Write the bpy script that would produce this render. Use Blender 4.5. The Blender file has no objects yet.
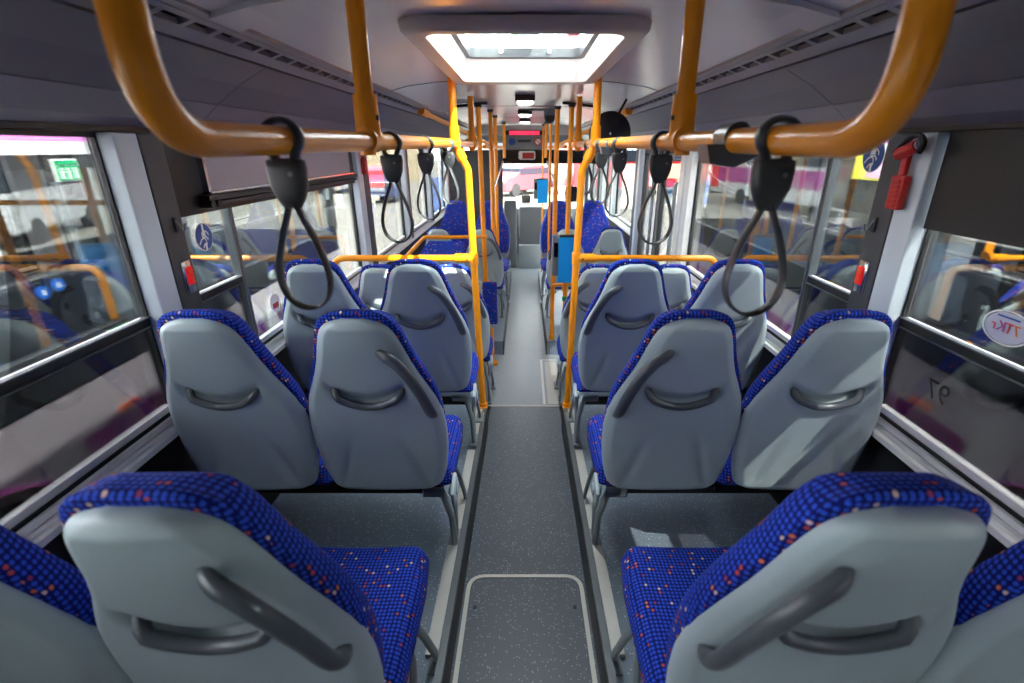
import bpy, bmesh, math, random
from mathutils import Vector, Matrix
random.seed(7)
S = bpy.context.scene
COL = S.collection
PI = math.pi

# ------------------------------------------------------------------ camera
FPX = 490.0
PITCH = math.atan(192.5 / FPX)
cd = bpy.data.cameras.new('camera'); cam = bpy.data.objects.new('camera', cd); COL.objects.link(cam)
cd.sensor_fit = 'HORIZONTAL'; cd.sensor_width = 36.0; cd.lens = FPX / 1024 * 36.0
cd.shift_x = -13.0 / 1024
cd.clip_start = 0.02; cd.clip_end = 300
cam.location = (0, 0, 0)
cam.rotation_euler = (PI / 2 - PITCH, 0, 0)
cd.dof.use_dof = True; cd.dof.focus_distance = 2.2; cd.dof.aperture_fstop = 2.8
S.camera = cam
# ------------------------------------------------------------------ world, sun, exposure
W = bpy.data.worlds.new('sky'); S.world = W; W.use_nodes = True
bgn = W.node_tree.nodes['Background']
bgn.inputs[0].default_value = (0.93, 0.97, 1.0, 1); bgn.inputs[1].default_value = 10.0
sd = bpy.data.lights.new('sun', 'SUN'); sd.energy = 20.0; sd.angle = math.radians(0.6); sd.color = (1, .96, .9)
sun = bpy.data.objects.new('sun', sd); COL.objects.link(sun)
sun.rotation_euler = Vector((-0.42, 0.46, -0.78)).to_track_quat('-Z', 'Y').to_euler()
S.view_settings.view_transform = 'Standard'; S.view_settings.look = 'None'
S.view_settings.gamma = 1.0; S.view_settings.use_curve_mapping = False
S.view_settings.exposure = 0.95
S.cycles.transparent_max_bounces = 24
S.cycles.max_bounces = 10; S.cycles.diffuse_bounces = 6
S.cycles.use_denoising = True

# ------------------------------------------------------------------ materials
def lin(c):
    return tuple(((v / 255) / 12.92 if v / 255 <= .04045 else ((v / 255 + .055) / 1.055) ** 2.4) for v in c) + (1,)
def mat(name, rgb, rough=.5, metal=0., spec=.5, bump=0., bscale=200., var=0., emit=0., coat=0., vscale=6.):
    m = bpy.data.materials.new(name); m.use_nodes = True
    nt = m.node_tree; b = nt.nodes['Principled BSDF']
    b.inputs['Base Color'].default_value = lin(rgb); b.inputs['Roughness'].default_value = rough
    b.inputs['Metallic'].default_value = metal; b.inputs['Specular IOR Level'].default_value = spec
    b.inputs['Coat Weight'].default_value = coat
    tc = nt.nodes.new('ShaderNodeTexCoord')
    if var > 0:
        n = nt.nodes.new('ShaderNodeTexNoise'); n.inputs['Scale'].default_value = vscale; n.inputs['Detail'].default_value = 5
        nt.links.new(tc.outputs['Object'], n.inputs['Vector'])
        r = nt.nodes.new('ShaderNodeMix'); r.data_type = 'RGBA'
        c = lin(rgb)
        r.inputs[6].default_value = tuple(v * (1 - var) for v in c[:3]) + (1,)
        r.inputs[7].default_value = tuple(min(1, v * (1 + var)) for v in c[:3]) + (1,)
        nt.links.new(n.outputs['Fac'], r.inputs[0]); nt.links.new(r.outputs[2], b.inputs['Base Color'])
    if bump > 0:
        n = nt.nodes.new('ShaderNodeTexNoise'); n.inputs['Scale'].default_value = bscale; n.inputs['Detail'].default_value = 2
        nt.links.new(tc.outputs['Object'], n.inputs['Vector'])
        bp = nt.nodes.new('ShaderNodeBump'); bp.inputs['Strength'].default_value = bump; bp.inputs['Distance'].default_value = .002
        nt.links.new(n.outputs['Fac'], bp.inputs['Height']); nt.links.new(bp.outputs['Normal'], b.inputs['Normal'])
    if emit > 0:
        b.inputs['Emission Color'].default_value = lin(rgb); b.inputs['Emission Strength'].default_value = emit
    return m

def fabric_mat():
    m = bpy.data.materials.new('speckled blue seat fabric'); m.use_nodes = True
    nt = m.node_tree; b = nt.nodes['Principled BSDF']; L = nt.links; N = nt.nodes
    b.inputs['Roughness'].default_value = .85; b.inputs['Specular IOR Level'].default_value = .2
    b.inputs['Sheen Weight'].default_value = .0
    tc = N.new('ShaderNodeTexCoord')
    v = N.new('ShaderNodeTexVoronoi'); v.voronoi_dimensions = '2D'; v.inputs['Scale'].default_value = 92; v.inputs['Randomness'].default_value = 0.12
    L.new(tc.outputs['UV'], v.inputs['Vector'])
    dot = N.new('ShaderNodeMapRange'); dot.inputs[1].default_value = .24; dot.inputs[2].default_value = .42; dot.inputs[3].default_value = 1; dot.inputs[4].default_value = 0
    L.new(v.outputs['Distance'], dot.inputs[0])
    sep = N.new('ShaderNodeSeparateColor'); L.new(v.outputs['Color'], sep.inputs[0])
    ramp = N.new('ShaderNodeValToRGB'); cr = ramp.color_ramp; cr.interpolation = 'CONSTANT'
    cr.elements[0].position = 0; cr.elements[0].color = lin((44, 86, 214))
    for p, c in ((.915, (206, 84, 78)), (.945, (236, 128, 84)), (.962, (238, 205, 200)), (.985, (190, 70, 120))):
        e = cr.elements.new(p); e.color = lin(c)
    cr.elements[-1].position = .985; cr.elements[-1].color = lin((168, 66, 110))
    L.new(sep.outputs[0], ramp.inputs[0])
    mx = N.new('ShaderNodeMix'); mx.data_type = 'RGBA'; mx.inputs[6].default_value = lin((15, 23, 108))
    L.new(dot.outputs[0], mx.inputs[0]); L.new(ramp.outputs[0], mx.inputs[7]); L.new(mx.outputs[2], b.inputs['Base Color'])
    bp = N.new('ShaderNodeBump'); bp.inputs['Strength'].default_value = .3; bp.inputs['Distance'].default_value = .001
    L.new(dot.outputs[0], bp.inputs['Height']); L.new(bp.outputs['Normal'], b.inputs['Normal'])
    return m

def speck_floor(name, base, fleck, rough=.45):
    m = bpy.data.materials.new(name); m.use_nodes = True
    nt = m.node_tree; b = nt.nodes['Principled BSDF']; L = nt.links; N = nt.nodes
    b.inputs['Roughness'].default_value = rough
    tc = N.new('ShaderNodeTexCoord')
    v = N.new('ShaderNodeTexVoronoi'); v.inputs['Scale'].default_value = 105
    L.new(tc.outputs['Object'], v.inputs['Vector'])
    dot = N.new('ShaderNodeMapRange'); dot.inputs[1].default_value = .18; dot.inputs[2].default_value = .30; dot.inputs[3].default_value = 1; dot.inputs[4].default_value = 0
    L.new(v.outputs['Distance'], dot.inputs[0])
    sep = N.new('ShaderNodeSeparateColor'); L.new(v.outputs['Color'], sep.inputs[0])
    gt = N.new('ShaderNodeMath'); gt.operation = 'GREATER_THAN'; gt.inputs[1].default_value = .62; L.new(sep.outputs[0], gt.inputs[0])
    mu = N.new('ShaderNodeMath'); mu.operation = 'MULTIPLY'; L.new(gt.outputs[0], mu.inputs[0]); L.new(dot.outputs[0], mu.inputs[1])
    n = N.new('ShaderNodeTexNoise'); n.inputs['Scale'].default_value = 2.5; n.inputs['Detail'].default_value = 6; L.new(tc.outputs['Object'], n.inputs['Vector'])
    mb = N.new('ShaderNodeMix'); mb.data_type = 'RGBA'
    c = lin(base)
    mb.inputs[6].default_value = tuple(x * .85 for x in c[:3]) + (1,); mb.inputs[7].default_value = tuple(x * 1.15 for x in c[:3]) + (1,)
    L.new(n.outputs['Fac'], mb.inputs[0])
    mx = N.new('ShaderNodeMix'); mx.data_type = 'RGBA'; L.new(mu.outputs[0], mx.inputs[0]); L.new(mb.outputs[2], mx.inputs[6]); mx.inputs[7].default_value = lin(fleck)
    L.new(mx.outputs[2], b.inputs['Base Color'])
    return m

def glass_mat(name, tint, refl=1.0):
    m = bpy.data.materials.new(name); m.use_nodes = True
    nt = m.node_tree; nt.nodes.clear(); N = nt.nodes; L = nt.links
    o = N.new('ShaderNodeOutputMaterial'); t = N.new('ShaderNodeBsdfTransparent'); t.inputs[0].default_value = tuple(tint) + (1,)
    g = N.new('ShaderNodeBsdfGlossy'); g.inputs['Roughness'].default_value = 0.0; g.inputs[0].default_value = (1, 1, 1, 1)
    f = N.new('ShaderNodeFresnel'); f.inputs[0].default_value = 1.45
    mm = N.new('ShaderNodeMath'); mm.operation = 'MULTIPLY'; mm.inputs[1].default_value = refl; mm.use_clamp = True
    L.new(f.outputs[0], mm.inputs[0])
    x = N.new('ShaderNodeMixShader'); L.new(mm.outputs[0], x.inputs[0]); L.new(t.outputs[0], x.inputs[1]); L.new(g.outputs[0], x.inputs[2])
    L.new(x.outputs[0], o.inputs[0])
    return m

M = {}
M['fabric'] = fabric_mat()
M['shell'] = mat('light grey seat plastic', (174, 190, 194), .38, bump=.12, bscale=500)
M['handle'] = mat('dark grey handle plastic', (88, 94, 100), .28)
M['steel'] = mat('grey painted steel', (122, 130, 134), .4)
M['black'] = mat('black plastic', (22, 23, 25), .5)
M['dark'] = mat('dark grey plastic', (46, 48, 51), .55)
M['carpet'] = mat('black wall carpet', (24, 25, 28), .95, bump=.5, bscale=300)
M['yellow'] = mat('yellow powder coat', (255, 158, 16), .3, coat=.15)
M['aisle'] = speck_floor('dark speckled vinyl', (76, 84, 94), (158, 168, 178), .42)
M['plat'] = speck_floor('blue grey speckled vinyl', (122, 136, 150), (215, 222, 230), .5)
M['low'] = speck_floor('light grey speckled vinyl', (150, 158, 164), (195, 202, 208), .4)
M['alu'] = mat('matt aluminium trim', (196, 194, 188), .4, metal=.15)
M['alud'] = mat('grey aluminium edge', (96, 102, 106), .4, metal=.4)
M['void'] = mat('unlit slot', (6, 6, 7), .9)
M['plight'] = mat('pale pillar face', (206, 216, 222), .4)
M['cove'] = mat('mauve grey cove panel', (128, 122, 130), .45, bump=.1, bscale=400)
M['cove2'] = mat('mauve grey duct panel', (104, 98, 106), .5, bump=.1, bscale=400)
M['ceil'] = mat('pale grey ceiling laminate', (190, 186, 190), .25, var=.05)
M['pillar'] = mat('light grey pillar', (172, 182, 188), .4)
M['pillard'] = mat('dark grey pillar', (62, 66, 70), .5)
M['frame'] = mat('hatch grey rim', (176, 170, 168), .4)
M['white'] = mat('white plastic', (232, 232, 230), .35)
M['glass'] = glass_mat('clear window glass', (.93, .96, .95), .9)
M['tint'] = glass_mat('tinted lower glass', (.50, .50, .51), .9)
M['nglass'] = glass_mat('neighbour bus glass', (.86, .88, .88), .5)
def translucent(name, rgb, f):
    m = mat(name, rgb, .8); nt = m.node_tree
    tr = nt.nodes.new('ShaderNodeBsdfTranslucent'); tr.inputs[0].default_value = lin(rgb)
    x = nt.nodes.new('ShaderNodeMixShader'); x.inputs[0].default_value = f
    nt.links.new(nt.nodes['Principled BSDF'].outputs[0], x.inputs[1]); nt.links.new(tr.outputs[0], x.inputs[2])
    nt.links.new(x.outputs[0], nt.nodes['Material Output'].inputs[0]); return m
M['blindt'] = translucent('mauve blind cloth', (176, 166, 172), .28)
M['strap'] = mat('dark grey strap', (62, 64, 66), .35)
M['red'] = mat('red plastic', (196, 30, 28), .4)
M['blue'] = mat('bright blue panel', (16, 168, 250), .45)
M['sblue'] = mat('sticker blue', (18, 72, 150), .4)
M['green'] = mat('sign green', (20, 150, 96), .5)
M['purple'] = mat('purple paint', (136, 52, 118), .35)
M['lilac'] = mat('lilac paint', (196, 110, 184), .35)
M['paint'] = mat('pale bus paint', (206, 206, 210), .3)
M['skirt'] = mat('grey bus skirt', (176, 172, 176), .4)
M['lamp'] = mat('lamp lens', (255, 250, 240), .4, emit=14.0)
M['led'] = mat('red led', (230, 30, 60), .4, emit=1.5)
M['screen'] = mat('black display', (10, 10, 12), .2)
M['concrete'] = mat('yard concrete', (104, 100, 92), .9, var=.12, vscale=.6)
M['beige'] = mat('beige render', (150, 136, 112), .9, var=.05)
M['bstone'] = mat('grey building', (120, 117, 112), .9, var=.08)
M['wdark'] = mat('dark window', (40, 48, 58), .15)
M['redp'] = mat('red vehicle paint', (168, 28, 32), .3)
M['pinkp'] = mat('wine car paint', (110, 62, 68), .3)
M['carwhite'] = mat('white vehicle paint', (170, 170, 172), .3)
M['carblue'] = mat('dark blue vehicle paint', (50, 60, 90), .3)
M['rubber'] = mat('tyre rubber', (25, 25, 26), .8)
M['chrome'] = mat('chrome', (190, 192, 195), .15, metal=1)
M['orange'] = mat('orange lens', (226, 96, 28), .4)
M['pyellow'] = mat('display yellow', (232, 226, 70), .5, emit=.4)
M['ppink'] = mat('display pink', (240, 190, 215), .5, emit=.4)
M['pinkt'] = mat('display letters', (200, 60, 120), .5)
M['bannerb'] = mat('blue banner', (90, 110, 160), .8, var=.5, vscale=8)
M['cabin'] = mat('grey cab plastic', (120, 124, 128), .45)
M['blindg'] = mat('grey blind cloth', (206, 194, 202), .6)
M['grn'] = mat('green band', (30, 150, 90), .5)

# ------------------------------------------------------------------ mesh helpers
def box_uv(bm):
    uv = bm.loops.layers.uv.verify()
    for f in bm.faces:
        n = f.normal; a = max(range(3), key=lambda i: abs(n[i]))
        for l in f.loops:
            c = l.vert.co
            l[uv].uv = ((c.y, c.z), (c.x, c.z), (c.x, c.y))[a]
def link(name, bm, m, parent=None, smooth=False, uv=False):
    bm.normal_update()
    bmesh.ops.recalc_face_normals(bm, faces=bm.faces[:])
    if uv: box_uv(bm)
    me = bpy.data.meshes.new(name); bm.to_mesh(me); bm.free()
    mats = m if isinstance(m, (list, tuple)) else [m]
    for q in mats: me.materials.append(M[q] if isinstance(q, str) else q)
    if smooth:
        for p in me.polygons: p.use_smooth = True
        if smooth is not True:
            try: me.set_sharp_from_angle(angle=math.radians(smooth))
            except Exception: pass
    o = bpy.data.objects.new(name, me); COL.objects.link(o)
    if parent is not None: o.parent = parent
    return o
def nb(): return bmesh.new()
def box(bm, c, s, R=None, bev=0., mi=0):
    T = Matrix.Translation(c) @ (R.to_4x4() if R is not None else Matrix()) @ Matrix.Diagonal((s[0], s[1], s[2], 1))
    old = set(bm.faces)
    r = bmesh.ops.create_cube(bm, size=1, matrix=T)
    if bev > 0:
        es = list({e for v in r['verts'] for e in v.link_edges})
        bmesh.ops.bevel(bm, geom=es, offset=bev, segments=2, profile=.5, affect='EDGES')
    for f in bm.faces:
        if f not in old: f.material_index = mi
def b2(bm, lo, hi, bev=0., mi=0):
    box(bm, [(a + b) / 2 for a, b in zip(lo, hi)], [abs(b - a) for a, b in zip(lo, hi)], bev=bev, mi=mi)
def fillet(pts, r, n=6):
    pts = [Vector(p) for p in pts]; out = [pts[0]]
    for i in range(1, len(pts) - 1):
        a, b, c = pts[i - 1], pts[i], pts[i + 1]
        u = (a - b); v = (c - b); lu, lv = u.length, v.length; u.normalize(); v.normalize()
        ang = u.angle(v, PI)
        if ang > 3.1: out.append(b); continue
        rr = r[i] if isinstance(r, dict) and i in r else (0 if isinstance(r, dict) else r)
        t = min(rr / math.tan(ang / 2), lu * .49, lv * .49)
        p0, p1 = b + u * t, b + v * t
        for k in range(n + 1):
            s = k / n
            out.append((1 - s) ** 2 * p0 + 2 * s * (1 - s) * b + s * s * p1)
    out.append(pts[-1]); return out
def smoothpath(pts, n=6):
    P = [Vector(p) for p in pts]; out = []
    for i in range(len(P) - 1):
        p0 = P[max(i - 1, 0)]; p1 = P[i]; p2 = P[i + 1]; p3 = P[min(i + 2, len(P) - 1)]
        for k in range(n):
            t = k / n
            out.append(.5 * ((2 * p1) + (-p0 + p2) * t + (2 * p0 - 5 * p1 + 4 * p2 - p3) * t * t + (-p0 + 3 * p1 - 3 * p2 + p3) * t ** 3))
    out.append(P[-1]); return out
def tube(bm, pts, r, seg=14, closed=False, flat=None, up=None, caps=True, mi=0):
    pts = [Vector(p) for p in pts]; n = len(pts); rings = []
    if closed: tang = [(pts[(i + 1) % n] - pts[i - 1]).normalized() for i in range(n)]
    else: tang = [(pts[min(i + 1, n - 1)] - pts[max(i - 1, 0)]).normalized() for i in range(n)]
    t = tang[0]
    u = Vector(up) if up is not None else (Vector((0, 0, 1)) if abs(t.z) < .9 else Vector((1, 0, 0)))
    for i in range(n):
        t = tang[i]
        if up is not None: u = Vector(up)
        u = (u - t * u.dot(t)).normalized(); v = t.cross(u)
        ra = r[i] if isinstance(r, (list, tuple)) else r
        rb = ra * (flat if flat else 1)
        rings.append([bm.verts.new(pts[i] + u * (math.cos(2 * PI * k / seg) * ra) + v * (math.sin(2 * PI * k / seg) * rb)) for k in range(seg)])
    m = n if closed else n - 1
    for i in range(m):
        a, b = rings[i], rings[(i + 1) % n]
        for k in range(seg):
            f = bm.faces.new((a[k], a[(k + 1) % seg], b[(k + 1) % seg], b[k])); f.material_index = mi
    if caps and not closed:
        bm.faces.new(rings[0]).material_index = mi; bm.faces.new(rings[-1][::-1]).material_index = mi
def cyl(bm, a, b, r, seg=18, r2=None, mi=0):
    tube(bm, [a, b], [r, r2 if r2 is not None else r], seg, mi=mi)
def extrude_profile(bm, prof, y0, y1, thick=None, mi=0):
    """closed (x, z) polygon swept along y"""
    A = [bm.verts.new((x, y0, z)) for x, z in prof]; B = [bm.verts.new((x, y1, z)) for x, z in prof]
    n = len(prof)
    for i in range(n): bm.faces.new((A[i], A[(i + 1) % n], B[(i + 1) % n], B[i])).material_index = mi
    bm.faces.new(A).material_index = mi; bm.faces.new(B[::-1]).material_index = mi
def strip_profile(bm, pts, y0, y1, t=.012, mi=0):
    """open (x, z) polyline given thickness t (upwards/outwards) swept along y"""
    up = []
    for i, (x, z) in enumerate(pts):
        a = pts[max(i - 1, 0)]; b = pts[min(i + 1, len(pts) - 1)]
        dx, dz = b[0] - a[0], b[1] - a[1]; l = math.hypot(dx, dz)
        nx, nz = -dz / l, dx / l
        if nz < 0: nx, nz = -nx, -nz
        up.append((x + nx * t, z + nz * t))
    for i in range(len(pts) - 1):
        pass
    extrude_profile(bm, list(pts) + up[::-1], y0, y1, mi=mi)
def prop(o, label=None, cat=None, group=None, kind=None):
    if label: o['label'] = label
    if cat: o['category'] = cat
    if group: o['group'] = group
    if kind: o['kind'] = kind
    return o
def empty(name, loc, label, cat, group=None, rz=0.):
    o = bpy.data.objects.new(name, None); COL.objects.link(o); o.location = loc; o.rotation_euler = (0, 0, rz)
    o.empty_display_size = .05
    return prop(o, label, cat, group)
def struct(name, bm, m, parent=None, smooth=False):
    o = link(name, bm, m, parent, smooth)
    if parent is None: o['kind'] = 'structure'
    return o
def kids(o): return [c for c in COL.objects if c.parent == o]
def copy_tree(o, parent=None):
    c = o.copy(); COL.objects.link(c)
    if parent is not None: c.parent = parent
    for ch in kids(o): copy_tree(ch, c)
    return c
def text_bm(txt, size, T, depth=.0008):
    cu = bpy.data.curves.new('t', 'FONT'); cu.body = txt; cu.size = size; cu.extrude = depth; cu.align_x = 'CENTER'; cu.align_y = 'CENTER'; cu.resolution_u = 3
    o = bpy.data.objects.new('t', cu); me = o.to_mesh()
    bm = nb(); bm.from_mesh(me); o.to_mesh_clear(); bpy.data.objects.remove(o); bpy.data.curves.remove(cu)
    bm.transform(T); return bm

# ------------------------------------------------------------------ key levels (camera height is z = 0)
XW = 1.22                    # inner face of side walls
ZS = -0.865                  # window sill
ZT = 0.045                   # window top
ZLOW = -1.90                 # low floor
Y0, Y1 = -1.5, 9.6
def zp(y): return -(1.51 + .045 * y)          # seat platforms at the rear
def za(y): return -(1.635 + .077 * y)         # aisle ramp
PY = 2.93                    # main pole / end of the platform

# ------------------------------------------------------------------ floor
bm = nb()
def slab(bm, x0, x1, y0, y1, z0, z1, t=.04, mi=0):
    v = [bm.verts.new(p) for p in ((x0, y0, z0), (x1, y0, z0), (x1, y1, z1), (x0, y1, z1), (x0, y0, z0 - t), (x1, y0, z0 - t), (x1, y1, z1 - t), (x0, y1, z1 - t))]
    for q in ((0, 1, 2, 3), (7, 6, 5, 4), (0, 4, 5, 1), (1, 5, 6, 2), (2, 6, 7, 3), (3, 7, 4, 0)): bm.faces.new([v[i] for i in q]).material_index = mi
slab(bm, -.27, .27, Y0, 3.43, za(Y0), za(3.43))
struct('floor', bm, 'aisle')
bm = nb(); slab(bm, -XW, XW, 3.43, Y1, ZLOW, ZLOW); struct('floor', bm, 'low')
bm = nb(); slab(bm, -.27, .27, 3.42, 3.445, ZLOW + .004, ZLOW + .004, .01); struct('trim_1', bm, 'alu')
for sx in (-1, 1):
    bm = nb()
    # platform block
    x0, x1 = sorted((sx * .275, sx * XW))
    v = [bm.verts.new(p) for p in ((x0, Y0, zp(Y0)), (x1, Y0, zp(Y0)), (x1, PY + .08, zp(PY + .08)), (x0, PY + .08, zp(PY + .08)), (x0, Y0, -2.0), (x1, Y0, -2.0), (x1, PY + .08, -2.0), (x0, PY + .08, -2.0))]
    for q in ((0, 1, 2, 3), (7, 6, 5, 4), (0, 4, 5, 1), (1, 5, 6, 2), (2, 6, 7, 3), (3, 7, 4, 0)): bm.faces.new([v[i] for i in q])
    struct('floor', bm, 'plat')
    # podium of row D and front podium
    bm = nb(); b2(bm, (sx * .30, PY + .08, -1.99), (sx * XW, 3.9, -1.83)); struct('floor', bm, 'plat')
    bm = nb(); b2(bm, (sx * .215, 4.48, -1.99), (sx * XW, 7.4, -1.757)); struct('floor', bm, 'plat')
    # riser between platform and aisle, kerb profiles
    bm = nb(); 
    v = [bm.verts.new(p) for p in ((sx * .262, Y0, za(Y0)), (sx * .276, Y0, za(Y0)), (sx * .276, PY + .1, za(PY + .1)), (sx * .262, PY + .1, za(PY + .1)), (sx * .262, Y0, zp(Y0) + .012), (sx * .276, Y0, zp(Y0) + .012), (sx * .276, PY + .1, zp(PY + .1) + .012), (sx * .262, PY + .1, zp(PY + .1) + .012))]
    for q in ((0, 1, 2, 3), (7, 6, 5, 4), (0, 4, 5, 1), (1, 5, 6, 2), (2, 6, 7, 3), (3, 7, 4, 0)): bm.faces.new([v[i] for i in q])
    struct('trim_2' if sx < 0 else 'trim_3', bm, 'dark')
    bm = nb()
    for (a, b) in ((Y0, -.2), (-.12, 1.02), (1.12, 1.62), (1.72, 2.38), (2.48, PY + .08)):
        slab(bm, min(sx * .286, sx * .328), max(sx * .286, sx * .328), a, b, zp(a) + .018, zp(b) + .018, .017)
    struct('trim_4' if sx < 0 else 'trim_5', bm, 'alu')
    bm = nb(); slab(bm, min(sx * .259, sx * .284), max(sx * .259, sx * .284), Y0, PY + .08, zp(Y0) + .022, zp(PY + .08) + .022, .03)
    o = struct('trim_6' if sx < 0 else 'trim_7', bm, 'alud')
    bm = nb()
    yy = -.2
    while yy < PY: cyl(bm, (sx * .2585, yy, zp(yy) + .008), (sx * .256, yy, zp(yy) + .008), .006, 8); yy += .29
    struct('screw_row', bm, 'chrome', parent=o)
    # dark skirting of the front podium
    bm = nb(); b2(bm, (sx * .208, 4.472, -1.90), (sx * .216, 7.4, -1.745)); struct('trim_8' if sx < 0 else 'trim_9', bm, 'dark')
# floor hatch in the aisle : outline strip, ring keys
hp = empty('floor_hatch', (0, 0, 0), 'rounded hatch in the dark aisle floor with a pale outline strip', 'floor hatch')
bm = nb()
loop = [(-.243, -.9), (-.243, 1.64), (.243, 1.64), (.243, -.9)]
P = fillet([(x, y, za(y) + .0015) for x, y in loop], .075, 8)
tube(bm, P, .0095, 6, flat=.25, up=(1, 0, 0) if False else None)
bm.free(); bm = nb()
def ribbon(bm, P, w, h):
    L_, R_ = [], []
    for i, p in enumerate(P):
        a = P[max(i - 1, 0)]; b = P[min(i + 1, len(P) - 1)]; d = (b - a); n = Vector((-d.y, d.x, 0)).normalized() * w
        z = za((p + n).y) + h; L_.append([bm.verts.new(((p + n).x, (p + n).y, z)), bm.verts.new(((p + n).x, (p + n).y, z - h - .002))])
        z = za((p - n).y) + h; R_.append([bm.verts.new(((p - n).x, (p - n).y, z)), bm.verts.new(((p - n).x, (p - n).y, z - h - .002))])
    for i in range(len(P) - 1):
        bm.faces.new((L_[i][0], L_[i + 1][0], R_[i + 1][0], R_[i][0]))
        bm.faces.new((L_[i][0], L_[i][1], L_[i + 1][1], L_[i + 1][0])); bm.faces.new((R_[i][0], R_[i + 1][0], R_[i + 1][1], R_[i][1]))
ribbon(bm, P, .0085, .003)
link('outline_strip', bm, 'alu', hp)
for x in (-.205, .205):
    bm = nb(); cyl(bm, (x, 1.47, za(1.47) + .001), (x, 1.47, za(1.47) + .004), .008, 12); link('lock_screw', bm, 'black', hp)
# pale frame by the door
t = empty('ramp_flap', (0, 0, 0), 'pale metal edged flap in the floor beside the right door', 'ramp flap')
bm = nb(); b2(bm, (.145, 3.46, ZLOW), (.165, 4.35, ZLOW + .004)); b2(bm, (.145, 4.33, ZLOW), (.30, 4.35, ZLOW + .004)); link('edge_strip', bm, 'white', t)
bm = nb(); b2(bm, (.185, 3.46, ZLOW), (.292, 4.30, ZLOW + .003)); link('flap_plate', bm, 'alu', t)

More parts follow.
